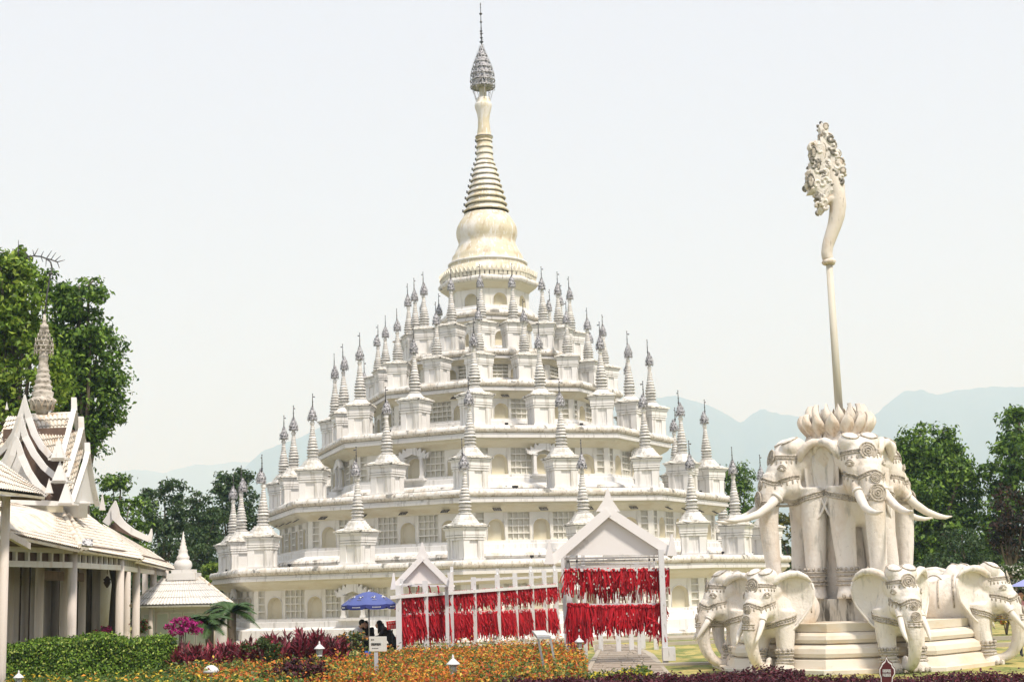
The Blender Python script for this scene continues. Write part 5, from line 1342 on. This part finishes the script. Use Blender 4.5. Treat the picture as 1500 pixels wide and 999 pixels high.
def gable(parent, ax_, ay, l, rgt, by, Y, spike, w, fins, infill, thick=.16):
    "white gable frame: apex, left and right ends, pediment base line"
    board([(ax_ - .5, ay - spike, Y), (ax_ - .2, ay - spike * .5, Y), (ax_, ay, Y)], [.03, w * .9, w * 2.6], thick * .7, 'spike', 'gable', parent)
    board([(ax_, ay, Y), ((ax_ + l[0]) / 2, (ay + l[1]) / 2, Y), (l[0], l[1], Y)], w, thick, 'bargeboard', 'gable', parent)
    board([(ax_, ay, Y + .02), ((ax_ + rgt[0]) / 2, (ay + rgt[1]) / 2, Y + .02), (rgt[0], rgt[1], Y + .02)], w, thick, 'bargeboard', 'gable', parent)
    kx = (by - ay) / (l[1] - ay)
    poly3([at(ax_, ay + 2, Y + .1), at(rgt[0] - (rgt[0] - ax_) * .12, by, Y + .1), at(l[0] + (ax_ - l[0]) * .12, by, Y + .1)], .05, 'pediment', infill, parent)
    for x, y, h_ in fins: board([(x, y - h_, Y - .14), (x, y - h_ * .4, Y - .14), (x, y, Y - .14)], [.03, w * .7, w * 1.1], thick, 'fin', 'gable', parent)
xs = [584.6, 624, 661, 695, 730, 756, 780, 799, 815.5]; ys = [44, 45.3, 46.6, 47.9, 49.2, 50.4, 51.6, 52.8, 54]
tops = [857, 850, 838, 845, 841, 839, 837, 835, 835]
rk = thing('ribbon_rack', (0, 0, 0), 'long white rack hung with two rows of red prayer ribbons behind the orange flower bed', 'rack')
def rail(y0, y1):
    return [at(x, y0 + (y1 - y0) * (x - 584.6) / (815.5 - 584.6), Y) for x, Y in zip(xs, ys)]
r1, r2 = rail(873.5, 857), rail(901, 893)
for i, (x, Y) in enumerate(zip(xs, ys)):
    p = at(x, 905, Y); tz = at(x, tops[i], Y).z
    MB().box((p.x, p.y - .10, tz / 2), (.165, .085, tz)).build('post', M['rack'], rk)
    if i % 2 == 0: MB().box((p.x, p.y + 1.1, tz / 2 + .1), (.10, .08, tz + .2)).build('post', M['rack'], rk)
    if i % 2 == 0: MB().bar((p.x, p.y - .02, tz - .06), (p.x, p.y + 1.06, tz + .02), .06, .06).build('cross_bar', M['rack'], rk)
ex = at(572, 875, 43.8)
for L_ in (r1, r2):
    pts = [ex if L_ is r1 else L_[0]] + L_
    for a, b_ in zip(pts, pts[1:]): MB().bar(a - Vector((0, .2 if L_ is r1 else .02, 0)), b_ - Vector((0, .2 if L_ is r1 else .02, 0)), .05, .10).build('rail', M['rack'], rk)
for i in range(0, 8):
    a, b_ = r1[i].copy(), r1[i + 1].copy(); up_ = Vector((0, 1.1, .35))
    MB().bar(a + up_, b_ + up_, .05, .06).build('rail', M['rack'], rk)
    k = int(150 * (b_ - a).length)
    hang(rk, a, b_, int(66 * (b_ - a).length), .58, 18, .05, 34)
    a, b_ = r2[i], r2[i + 1]
    hang(rk, a, b_, int(125 * (b_ - a).length), .78, 18, .06, 8)
for s0, s1, y0 in ((697, 756, 846), (756, 790, 845)):
    Y = 51; MB().bar(at(s0, y0 + 2, Y), at(s1, y0, Y), .06, .07).build('rail', M['rack'], rk)
g1 = thing('ribbon_gable', (0, 0, 0), 'small white gable with pinkish board standing at the left end of the ribbon rack', 'gate')
gable(g1, 619, 816, (577, 860), (664, 861), 855, 45.6, 22, .17, [(576.5, 863, 24), (661, 864, 27)], 'pink')
for x in (588, 655, 622):
    p = at(x, 900, 45.7); MB().box((p.x, p.y, at(x, 856, 45.7).z / 2), (.11, .1, at(x, 856, 45.7).z)).build('post', M['rack'], g1)
MB().bar(at(585, 857, 45.6), at(657, 858, 45.6), .08, .07).build('beam', M['rack'], g1)
for x in (598, 613, 628, 641):
    o = link('ribbon', RM[x % 10], g1, at(x, 858, 45.5)); o.scale = (1, 1, .35)
gt = thing('ribbon_gate', (0, 0, 0), 'large white gabled gate over the path hung with two rows of red ribbons', 'gate')
gable(gt, 890.5, 749, (805, 824), (987, 812), 813, 41.0, 34, .26, [(804.5, 826, 36), (984, 814, 32)], 'gable', .2)
def post(px, y_foot, y_top, Y, w, lean=0.0, name='post'):
    b_ = at(px, y_foot, Y); b_.z = 0; t_ = at(px - lean, y_top, Y)
    return MB().bar((b_.x, b_.y, 0), t_, w, w * .9, up=(0, 1, 0)).build(name, M['rack'], gt)
post(840, 968, 812, 41.6, .15, 10); post(975, 968, 805, 40.8, .15, 7); post(833.5, 930, 886, 41.35, .2, 1); post(858, 950, 812, 44.5, .11, 4); post(936, 940, 826, 45.5, .10, 3); post(830, 950, 816, 42.2, .10, 6)
MB().box(tuple(at(979.5, 957, 40.5)), (.34, .34, .36)).build('foot_box', M['rack'], gt)
for i, y in enumerate((817, 821, 825, 829.5)):
    MB().bar(at(827 + i * 3, y + 1.2, 41.2 + i * .3), at(968 - i * 3, y - 1.5, 41.2 + i * .3), .05, .055 if i < 3 else .08).build('slat', M['rack'], gt)
for x in (832, 845, 951, 958): MB().bar(at(x, 812, 41.5), at(x, 834, 41.5), .05, .05).build('slat', M['rack'], gt)
a, b_ = at(826, 835, 41.0), at(979, 834, 41.0)
MB().bar(a, b_, .05, .07).build('rail', M['rack'], gt)
hang(gt, a, b_, 150, .66, 60, .07, 90); hang(gt, at(850, 836, 42), at(970, 835, 42), 95, .95, 0, .1, 60)
a, b_ = at(831, 886, 41.2), at(972, 884, 41.0)
MB().bar(a, b_, .05, .06).build('rail', M['rack'], gt)
hang(gt, a, at(862, 886, 41.1), 130, 1.0, 30, .06, 6); hang(gt, at(862, 889, 41.1), at(950, 887, 41.0), 230, .72, 40, .06, 12); hang(gt, at(945, 888, 41), at(975, 885, 40.9), 40, .62, 10, .05, 4)
hang(gt, at(948, 905, 40.9), at(973, 920, 40.8), 26, .45, 8, .05, 2)
bk = thing('back_fence', (0, 0, 0), 'row of short white posts seen under the ribbons of the gate', 'fence')
for x, Y in ((880, 49), (906, 48), (925, 48.6), (942, 50), (961, 49)):
    p = at(x, 940, Y); h_ = at(x, 870, Y).z; MB().box((p.x, p.y, h_ / 2), (.15, .12, h_)).build('post', M['rack'], bk)
MB().bar(at(878, 875, 49), at(963, 872, 49), .05, .06).build('rail', M['rack'], bk)
# ------------------------------------------------------------------ boards, signs, lanterns
M['steel'] = mat('brushed_steel', (.55, .56, .57), .35, metal=.7)
M['ink'] = mat('dark_print', (.04, .04, .04), .7)
M['maroon'] = mat('maroon_sign_face', (.075, .012, .016), .5)
M['signred'] = mat('red_sign_face', (.65, .02, .015), .5)
M['signgrey'] = mat('grey_sign_face', (.60, .60, .56), .5)
def glyph(mb, c, s, seed, u=Vector((1, 0, 0)), v=Vector((0, 0, 1)), n=Vector((0, -1, 0)), m=0):
    "a small block character drawn as strokes"
    r = random.Random(seed); c = Vector(c)
    def st(x0, y0, x1, y1, w=.12):
        a, b_ = c + u * (x0 * s) + v * (y0 * s), c + u * (x1 * s) + v * (y1 * s)
        mb.bar(a, b_, w * s, .004, m, up=n)
    for y in (.42, .1, -.2): st(-.42, y, .42, y)
    st(-.3, .5, -.3, -.5); st(.3 * r.choice((-1, 1)) * .6, .5, .22, -.5)
    if r.random() > .4: st(-.42, -.46, .42, -.46)
ib = thing('information_board', at(805, 980, 34) * 1, 'slanted grey information board on two steel legs in front of the ribbon rack', 'sign'); ib.location.z = 0
o0 = ib.location.copy()
for x, xt in ((801, 788), (818, 806)):
    MB().bar(at(x, 981, 34) - o0 - Vector((0, 0, at(x, 981, 34).z)), at(xt, 934, 34) - o0, .05, .05).build('leg', M['steel'], ib)
q = [at(779, 923, 34.3), at(798, 922.5, 34.3), at(806.5, 931.5, 33.7), at(787, 932.5, 33.7)]; q = [p - o0 for p in q]
MB().hexa([p - Vector((0, 0, .05)) for p in (q[3], q[2], q[1], q[0])] + [q[3], q[2], q[1], q[0]]).build('panel', M['steel'], ib)
mb = MB(); cc = sum(q, Vector()) / 4 + Vector((0, 0, .006)); u_ = (q[1] - q[0]).normalized(); v_ = (q[0] - q[3]).normalized()
mb.add([cc + u_ * a * .14 + v_ * b_ * .2 for a, b_ in ((-1, -1), (1, -1), (1, 1), (-1, 1))], [(0, 1, 2, 3)]); mb.build('printed_sheet', M['signgrey'], ib)
sg = thing('signpost', at(552, 999, 33) * 1, 'grey notice board with dark characters on a square metal post in the orange bed', 'sign'); sg.location.z = 0
o0 = sg.location.copy(); W = lambda x, y, Y=33: at(x, y, Y) - o0
MB().bar((0, 0, 0), W(551, 955, 33.05), .085, .085, up=(0, 1, 0)).build('post', M['steel'], sg)
bx0, bx1 = W(541, 953.5), W(563.5, 953.5); hz_ = W(541, 932).z - bx0.z
MB().hexa([bx0, bx1, bx1 + Vector((.04, .1, 0)), bx0 + Vector((0, .1, 0)), bx0 + Vector((0, 0, hz_)), bx1 + Vector((0, 0, hz_)), bx1 + Vector((.04, .1, hz_)), bx0 + Vector((0, .1, hz_))]).build('board', M['signgrey'], sg)
mb = MB()
for k in range(5): glyph(mb, W(545.2 + k * 2.9, 943) + Vector((0, -.006, 0)), .05, k)
for k in range(4): mb.box(tuple(W(546 + k * 2.4, 949) + Vector((0, -.004, 0))), (.028, .004, .012))
for k in range(2): mb.box(tuple(W(544.5 + k * 2.4, 936.5) + Vector((0, -.004, 0))), (.03, .004, .02))
tag(mb.build('lettering', M['ink'], sg), kind='stuff')
ms = thing('maroon_sign', at(1298, 999, 27) * 1, 'maroon ogee shaped sign with white border and two rows of white characters', 'sign'); ms.location.z = 0
o0 = ms.location.copy(); W2 = lambda x, y, dy=0.0: at(x, y, 27 + dy) - o0
out = [(1298.5, 961), (1301, 967), (1306.5, 971), (1307.5, 975), (1311, 979), (1311.5, 986), (1308, 992), (1307, 1004), (1303, 1010), (1294, 1010), (1290.5, 1004), (1290, 992), (1288, 986), (1288, 979), (1291, 974), (1292, 971), (1296.5, 967)]
def plate(pts, y0, y1, nm_, m_, sc=1.0):
    cx_, cy_ = 1299.5, 986; v = [W2(cx_ + (x - cx_) * sc, cy_ + (y - cy_) * sc, y0) for x, y in pts] + [W2(cx_ + (x - cx_) * sc, cy_ + (y - cy_) * sc, y1) for x, y in pts]
    n = len(pts); return MB().add(v, [list(range(n)), list(range(2 * n - 1, n - 1, -1))] + [(i, i + n, (i + 1) % n + n, (i + 1) % n) for i in range(n)]).build(nm_, M[m_], ms)
plate(out, 0, .03, 'border', 'maroon', 1.06); plate(out, -.004, 0, 'white_line', 'rack', .98); plate(out, -.008, -.004, 'face', 'maroon', .86)
mb = MB()
for r0 in range(2):
    for k in range(4): glyph(mb, W2(1294.6 + k * 2.9, 982 + r0 * 6.2, -.014), .052, r0 * 4 + k)
tag(mb.build('lettering', M['rack'], ms), kind='stuff')
MB().bar((0, .04, 0), W2(1299, 1008, .04), .05, .05, up=(0, 1, 0)).build('post', M['steel'], ms)
def lantern(px, py, Y, label, s=1.0):
    p = at(px, py, Y); t = thing('garden_lantern', (p.x, p.y, 0), label, 'lantern', 'garden lanterns in the flower beds')
    zt = p.z
    MB().tube([(0, 0, 0), (0, 0, zt)], .02 * s, 8).build('post', M['rack'], t)
    MB().lathe([(.10 * s, zt), (.10 * s, zt + .03), (.07 * s, zt + .03)], 6).build('base', M['rack'], t)
    b = MB()
    for k in range(6): b.tube([dirv(k * PI / 3) * .085 * s + Vector((0, 0, zt + .02)), dirv(k * PI / 3) * .11 * s + Vector((0, 0, zt + .25 * s))], .010 * s, 4)
    b.build('frame', M['rack'], t); MB().lathe([(.07 * s, zt + .03), (.09 * s, zt + .24 * s)], 6).build('pane', M['glass'], t)
    MB().lathe([(.19 * s, zt + .24 * s), (.17 * s, zt + .27 * s), (.06 * s, zt + .37 * s), (.025 * s, zt + .40 * s), (.035 * s, zt + .43 * s), (.005, zt + .50 * s)], 10).build('cap', M['rack'], t)
lantern(468, 961, 38, 'small white garden lantern between the crimson leaves and the orange bed', .78); lantern(664, 987, 32.4, 'white garden lantern in the orange bed near the bottom edge', .85); lantern(849, 950, 40.5, 'white garden lantern beside the left foot of the ribbon gate', .75); lantern(27, 1003, 33, 'white lantern cap among the yellow flowers at the lower left', .65)
p = at(309, 985, 33.5); o = thing('lamp_cover', (p.x, p.y, 0), 'low white domed lamp cover at the left end of the orange bed', 'lamp')
MB().lathe([(.17, p.z), (.18, p.z + .04), (.15, p.z + .10), (.07, p.z + .16), (.01, p.z + .17)], 14).build('cover', M['rack'], o); MB().tube([(0, 0, 0), (0, 0, p.z + .02)], .04, 8).build('post', M['rack'], o)
rs = thing('red_notice', at(574, 930, 44.6) * 1, 'small red notice board with white characters behind the seated woman', 'sign'); rs.location.z = 0
o0 = rs.location.copy(); W3 = lambda x, y, dy=0.0: at(x, y, 44.6 + dy) - o0
q = [W3(567, 922), W3(583, 920), W3(582, 908), W3(565.5, 910)]
MB().add(q + [p + Vector((0, .04, 0)) for p in q], [(0, 1, 2, 3), (7, 6, 5, 4), (0, 4, 5, 1), (1, 5, 6, 2), (2, 6, 7, 3), (3, 7, 4, 0)]).build('board', M['signred'], rs)
mb = MB()
for k in range(4): glyph(mb, W3(569.5 + k * 3.3, 912.3 - k * .3, -.02), .05, k + 20)
for j in range(2): 
    for k in range(3): mb.box(tuple(W3(570 + k * 4, 916.3 + j * 2.8, -.02)), (.06, .004, .014))
tag(mb.build('lettering', M['rack'], rs), kind='stuff')
MB().bar((0, .03, 0), W3(574.5, 922, .03), .04, .04, up=(0, 1, 0)).build('post', M['dark'], rs)
# ------------------------------------------------------------------ parasol, table, chairs, people
M['blue'] = mat('blue_parasol_cloth', (.09, .12, .33), .6, vary=.15); M['blue2'] = mat('dark_blue_valance', (.03, .04, .19), .6)
M['skin'] = mat('skin', (.52, .31, .21), .5); M['hair'] = mat('black_hair', (.012, .010, .010), .45); M['shirt'] = mat('white_shirt', (.78, .78, .79), .8, bump=.3)
M['black'] = mat('black_clothing', (.018, .016, .018), .8); M['navy'] = mat('dark_trousers', (.03, .035, .06), .8); M['plum'] = mat('dark_plum_top', (.11, .012, .02), .7); M['pinktop'] = mat('pink_top', (.66, .32, .32), .7)
TB = at(548, 940, 45); TB.z = 0
up = at(541, 940, 45); ub = Vector((up.x, up.y, 0))
um = thing('parasol', ub, 'blue parasol with white printed motifs and a scalloped valance over the seated people', 'parasol')
zr, zt_ = at(541, 884.5, 45).z, at(541, 866, 45).z; RU = .83; N8 = 8
mb = MB()
def um_pt(a, t, fac=1.0):      # panels sag between the ribs
    k = ((a / (2 * PI / N8)) % 1) - .5; r_ = RU * t * (1 - .06 * (1 - (2 * k) ** 2)) * fac
    return dirv(a) * r_ + Vector((0, 0, zt_ - (zt_ - zr) * t ** 1.7 - .02 * (1 - (2 * k) ** 2) * t))
A_ = np.linspace(0, 2 * PI, N8 * 6 + 1)[:-1]; vs = []
for t in (.02, .25, .5, .75, 1.0): vs += [um_pt(a, t) for a in A_]
n = len(A_); fs = [(j * n + i, j * n + (i + 1) % n, (j + 1) * n + (i + 1) % n, (j + 1) * n + i) for j in range(4) for i in range(n)]
mb.add(vs, fs, 0, True); mb.build('canopy', M['blue'], um)
vs = [um_pt(a, 1.0, 1.005) for a in A_] + [um_pt(a, 1.0, 1.02) - Vector((0, 0, .14 - .05 * (1 if i % 6 == 0 else 0))) for i, a in enumerate(A_)]
MB().add(vs, [(i, (i + 1) % n, n + (i + 1) % n, n + i) for i in range(n)]).build('valance', M['blue2'], um)
for k in range(N8):
    a = 2 * PI * k / N8; MB().tube([um_pt(a, t) - Vector((0, 0, .02)) for t in (.03, .5, 1.0)], .010, 4).build('rib', M['steel'], um)
MB().tube([(0, 0, .02), (0, 0, zt_ + .05)], .022, 8).build('pole', M['steel'], um)
MB().lathe([(.28, 0), (.28, .06), (.05, .1)], 16).build('base', M['dark'], um)
mb = MB()
for k in range(N8):                     # white flourish on each panel and short dashes of lettering on the valance
    a = 2 * PI * (k + .5) / N8; q_ = [um_pt(a + da, t) + Vector((0, 0, .012)) for da, t in ((-.16, .66), (-.06, .60), (.02, .70), (.10, .56), (.17, .64))]
    mb.tube(q_, [.012, .035, .03, .035, .01], 5, flat=.3); mb.tube([um_pt(a - .12, .76) + Vector((0, 0, .012)), um_pt(a + .12, .76) + Vector((0, 0, .012))], [.02, .012], 5, flat=.3)
    for j in range(7):
        aa = a + (j - 3) * .05; p = um_pt(aa, 1.0, 1.03) - Vector((0, 0, .065)); mb.box(tuple(p), (.022, .01, .03), rz=aa)
tag(mb.build('printed_motif', M['rack'], um), kind='stuff')
tb = thing('table', TB, 'small dark round table under the blue parasol', 'table')
MB().lathe([(.42, .71), (.43, .725), (.42, .74)], 24).build('tabletop', M['dark'], tb); MB().tube([(0, 0, .02), (0, 0, .71)], .03, 8).lathe([(.25, 0), (.24, .03), (.04, .05)], 14).build('pedestal', M['dark'], tb)
o = thing('cup', TB + Vector((.05, -.1, .74)), 'dark cup standing on the small round table', 'cup'); MB().lathe([(.03, 0), (.04, .10), (.035, .10), (.028, .01)], 12).build('cup_body', M['steel'], o)
def chair(p, rz, label):
    t = thing('chair', p, label, 'chair', 'chairs at the parasol table', rz)
    MB().box((0, 0, .44), (.42, .42, .03)).build('seat', M['dark'], t)
    MB().hexa([(-.20, .19, .46), (.20, .19, .46), (.20, .22, .46), (-.20, .22, .46), (-.20, .27, .86), (.20, .27, .86), (.20, .30, .86), (-.20, .30, .86)]).build('backrest', M['dark'], t)
    for sx in (-1, 1):
        for sy in (-1, 1): MB().tube([(sx * .19, sy * .19, 0), (sx * .18, sy * .17, .43)], .014, 6).build('leg', M['steel'], t)
    return t
# local frame of a chair or person: facing -Y
def person(p, rz, label, pose, shirt, legs, hair, long_hair=False, scale=1.0):
    t = thing('person', p, label, 'person', None, rz)
    S = []                              # capsules: a, b, ra, rb, material
    def cap_(a, b_, ra, rb_, m): S.append((Vector(a), Vector(b_), ra, rb_, m))
    J = pose
    cap_(J['hip'], J['waist'], .15, .135, 2 if not J.get('dress') else 1); cap_(J['waist'], J['chest'], .135, .155, 1); cap_(J['chest'], J['neck'], .15, .06, 1)
    cap_(J['neck'], J['head'], .05, .055, 0)
    for s in 'LR':
        cap_(J['sh' + s], J['el' + s], .055, .043, 1); cap_(Vector(J['sh' + s]).lerp(J['chest'], .5), J['sh' + s], .08, .06, 1)
        cap_(J['el' + s], J['wr' + s], .038, .026, 0 if J.get('bare', True) else 1)
        cap_(J['hp' + s], J['kn' + s], .085, .06, 2); cap_(J['kn' + s], J['an' + s], .058, .038, 2)
        f = Vector(J['an' + s]); cap_(f, f + Vector((0, -.17, -.03)), .038, .03, 3)
    mb = MB()
    for a, b_, ra, rb_, m in S:
        d = (b_ - a).normalized()
        mb.tube([a - d * ra * .7, a, a.lerp(b_, .5), b_, b_ + d * rb_ * .7], [ra * .6, ra, (ra + rb_) / 2, rb_, rb_ * .6], 14)
    h = Vector(J['head']); hd_ = h + Vector(J.get('face', (0, -.02, .08)))
    mb.ball(hd_, (.075, .092, .115), 16, 12); mb.ball(hd_ + Vector((0, -.05, -.06)), (.05, .05, .05), 12, 8); mb.ball(hd_ + Vector((0, -.098, -.015)), (.016, .024, .024), 8, 6)
    for s in (-1, 1): mb.ball(hd_ + Vector((s * .078, 0, -.01)), (.012, .02, .03), 8, 6)
    me = remeshed(mb, 'body', M['skin'], .013, 3)
    for m in (shirt, legs, 'dark'): me.materials.append(M[m])
    idx = []
    for pl_ in me.polygons:
        c = pl_.center; best, bm = 9, 0
        if (c - hd_).length < .125: idx.append(0); continue
        for a, b_, ra, rb_, m in S:
            d = b_ - a; t_ = max(0, min(1, (c - a).dot(d) / d.length_squared)); dist = (c - a - d * t_).length - (ra + (rb_ - ra) * t_)
            if dist < best: best, bm = dist, m
        idx.append(bm)
    me.polygons.foreach_set('material_index', idx)
    link('body', me, t)
    hm = MB()
    for s in 'LR':                      # palms and curled fingers
        w_ = Vector(J['wr' + s]); d = (w_ - Vector(J['el' + s])).normalized(); sd_ = d.cross(Vector((0, 0, 1))); sd_ = sd_.normalized() if sd_.length > .1 else Vector((1, 0, 0)); dn = d.cross(sd_)
        if dn.z > 0: dn = -dn
        c = w_ + d * .045; hm.tube([w_ - d * .01, w_ + d * .04, w_ + d * .085], [.022, .036, .034], 8, flat=.5)
        for k, L_ in enumerate((.062, .074, .078, .066)):
            b0 = w_ + d * .08 + sd_ * (.026 - .0175 * k); hm.tube([b0, b0 + d * L_ * .5, b0 + d * L_ * .85 + dn * L_ * .35], [.0095, .009, .006], 6)
        sg_ = 1 if s == 'L' else -1
        b0 = w_ + d * .03 - sd_ * .03 * sg_; hm.tube([b0, b0 - sd_ * .022 * sg_ + d * .025, b0 - sd_ * .018 * sg_ + d * .05 + dn * .01], [.012, .010, .007], 6)
    hm.build('hand', M['skin'], t)
    hr = MB(); hr.ball(hd_ + Vector((0, .018, .03)), (.086, .098, .108), 16, 10)
    if long_hair:
        hr.tube([hd_ + Vector((0, .06, .02)), hd_ + Vector((0, .10, -.12)), hd_ + Vector((0, .10, -.30)), hd_ + Vector((0, .08, -.42))], [.085, .10, .09, .03], 12)
        for s in (-1, 1): hr.tube([hd_ + Vector((s * .06, .0, .05)), hd_ + Vector((s * .085, .0, -.08)), hd_ + Vector((s * .08, -.02, -.26))], [.04, .04, .015], 8)
    hr.build('hair', M[hair], t)
    fm = MB()
    for s in (-1, 1): fm.ball(hd_ + Vector((s * .03, -.086, .012)), (.012, .008, .007), 6, 4)
    fm.tube([hd_ + Vector((x, -.094 + abs(x) * .3, -.052)) for x in (-.024, 0, .024)], .005, 5)
    fm.build('face_features', M['plum'], t)
    return t
def seated(lean=.18, reach=.42, table=.78, head_drop=.0):
    J = {'hip': (0, .05, .52), 'waist': (0, .05 - lean * .2, .70), 'chest': (0, .02 - lean * .7, .93), 'neck': (0, -lean * 1.05, 1.09), 'head': (0, -lean * 1.3 - .02, 1.15 - head_drop), 'face': (0, -.04, .06)}
    for s, x in (('L', .19), ('R', -.19)):
        J['sh' + s] = (x, -lean, 1.04); J['el' + s] = (x * 1.15, -lean - .14, .82); J['wr' + s] = (x * .5, -lean - reach * .85, table + .02)
        J['hp' + s] = (x * .5, .02, .52); J['kn' + s] = (x * .6, -.43, .50); J['an' + s] = (x * .6, -.42, .07)
    return J
pm_ = at(523, 940, 45.2); pm_.z = 0; pw = at(566, 940, 44.9); pw.z = 0; pb_ = at(538, 940, 45.9); pb_.z = 0
chair(pm_ + Vector((-.04, 0, 0)), R_(80), 'dark chair under the white-shirted man'); chair(pw + Vector((.05, 0, 0)), R_(-85), 'dark chair under the woman in black'); 
chair(at(508, 940, 45.1) * 1 - Vector((0, 0, at(508, 940, 45.1).z)), R_(60), 'empty dark chair left of the white-shirted man'); chair(pb_ + Vector((0, .05, 0)), R_(0), 'dark chair on the far side of the table')
pm_ += Vector((-.16, 0, 0)); pw += Vector((.18, 0, 0))
person(pm_, R_(80), 'man in a white T-shirt seated at the parasol table, leaning on it with both arms', seated(.22), 'shirt', 'navy', 'hair')
person(pw, R_(-85), 'woman in black with long dark hair seated right of the table, leaning forward', dict(seated(.26, head_drop=.04), bare=False), 'black', 'black', 'hair', True)
person(pb_, R_(0), 'dark-haired person in dark clothes seated behind the table', dict(seated(.24, head_drop=.05), bare=False), 'black', 'black', 'hair', True)
o = thing('bag', at(540, 945, 44.6) * 1, 'small bright blue bag on the ground by the table', 'bag'); o.location.z = 0; MB().hexa([(-.13, -.08, 0), (.13, -.08, 0), (.13, .08, 0), (-.13, .08, 0), (-.11, -.05, .42), (.11, -.05, .42), (.11, .05, .42), (-.11, .05, .42)]).build('bag_body', mat('bright_blue_bag', (.02, .12, .5), .6), o)
MB().tube([(-.07, 0, .41), (-.05, 0, .52), (.05, 0, .52), (.07, 0, .41)], .008, 5).build('handle', M['dark'], o)
J = {'hip': (0, 0, .92), 'waist': (0, 0, 1.08), 'chest': (0, 0, 1.30), 'neck': (0, 0, 1.44), 'head': (0, -.01, 1.50)}
for s, x in (('L', .2), ('R', -.2)):
    J['sh' + s] = (x, 0, 1.39); J['el' + s] = (x * 1.2, -.02, 1.12); J['wr' + s] = (x * 1.1, -.18, .95 if s == 'L' else 1.2)
    J['hp' + s] = (x * .5, 0, .92); J['kn' + s] = (x * .5, -.03, .50); J['an' + s] = (x * .5, 0, .08)
p = at(1497, 900, 38.5); p.z = 0
person(p, R_(-10), 'woman in a pink top standing at the right edge behind the elephant trunk', J, 'pinktop', 'navy', 'hair')
p2 = p + Vector((.22, -.05, 0)); o = thing('umbrella', p2, 'lavender-blue umbrella held over the woman at the right edge', 'umbrella')
mb = MB(); vs = [(0, 0, 2.02)] + [tuple(dirv(a) * .5 + Vector((0, 0, 1.80))) for a in A_]; mb.add(vs, [(0, 1 + i, 1 + (i + 1) % n) for i in range(n)], 0, True); mb.build('canopy', mat('lavender_cloth', (.30, .33, .62), .6), o); MB().tube([(0, 0, 1.15), (0, 0, 2.06)], .008, 6).build('shaft', M['steel'], o)
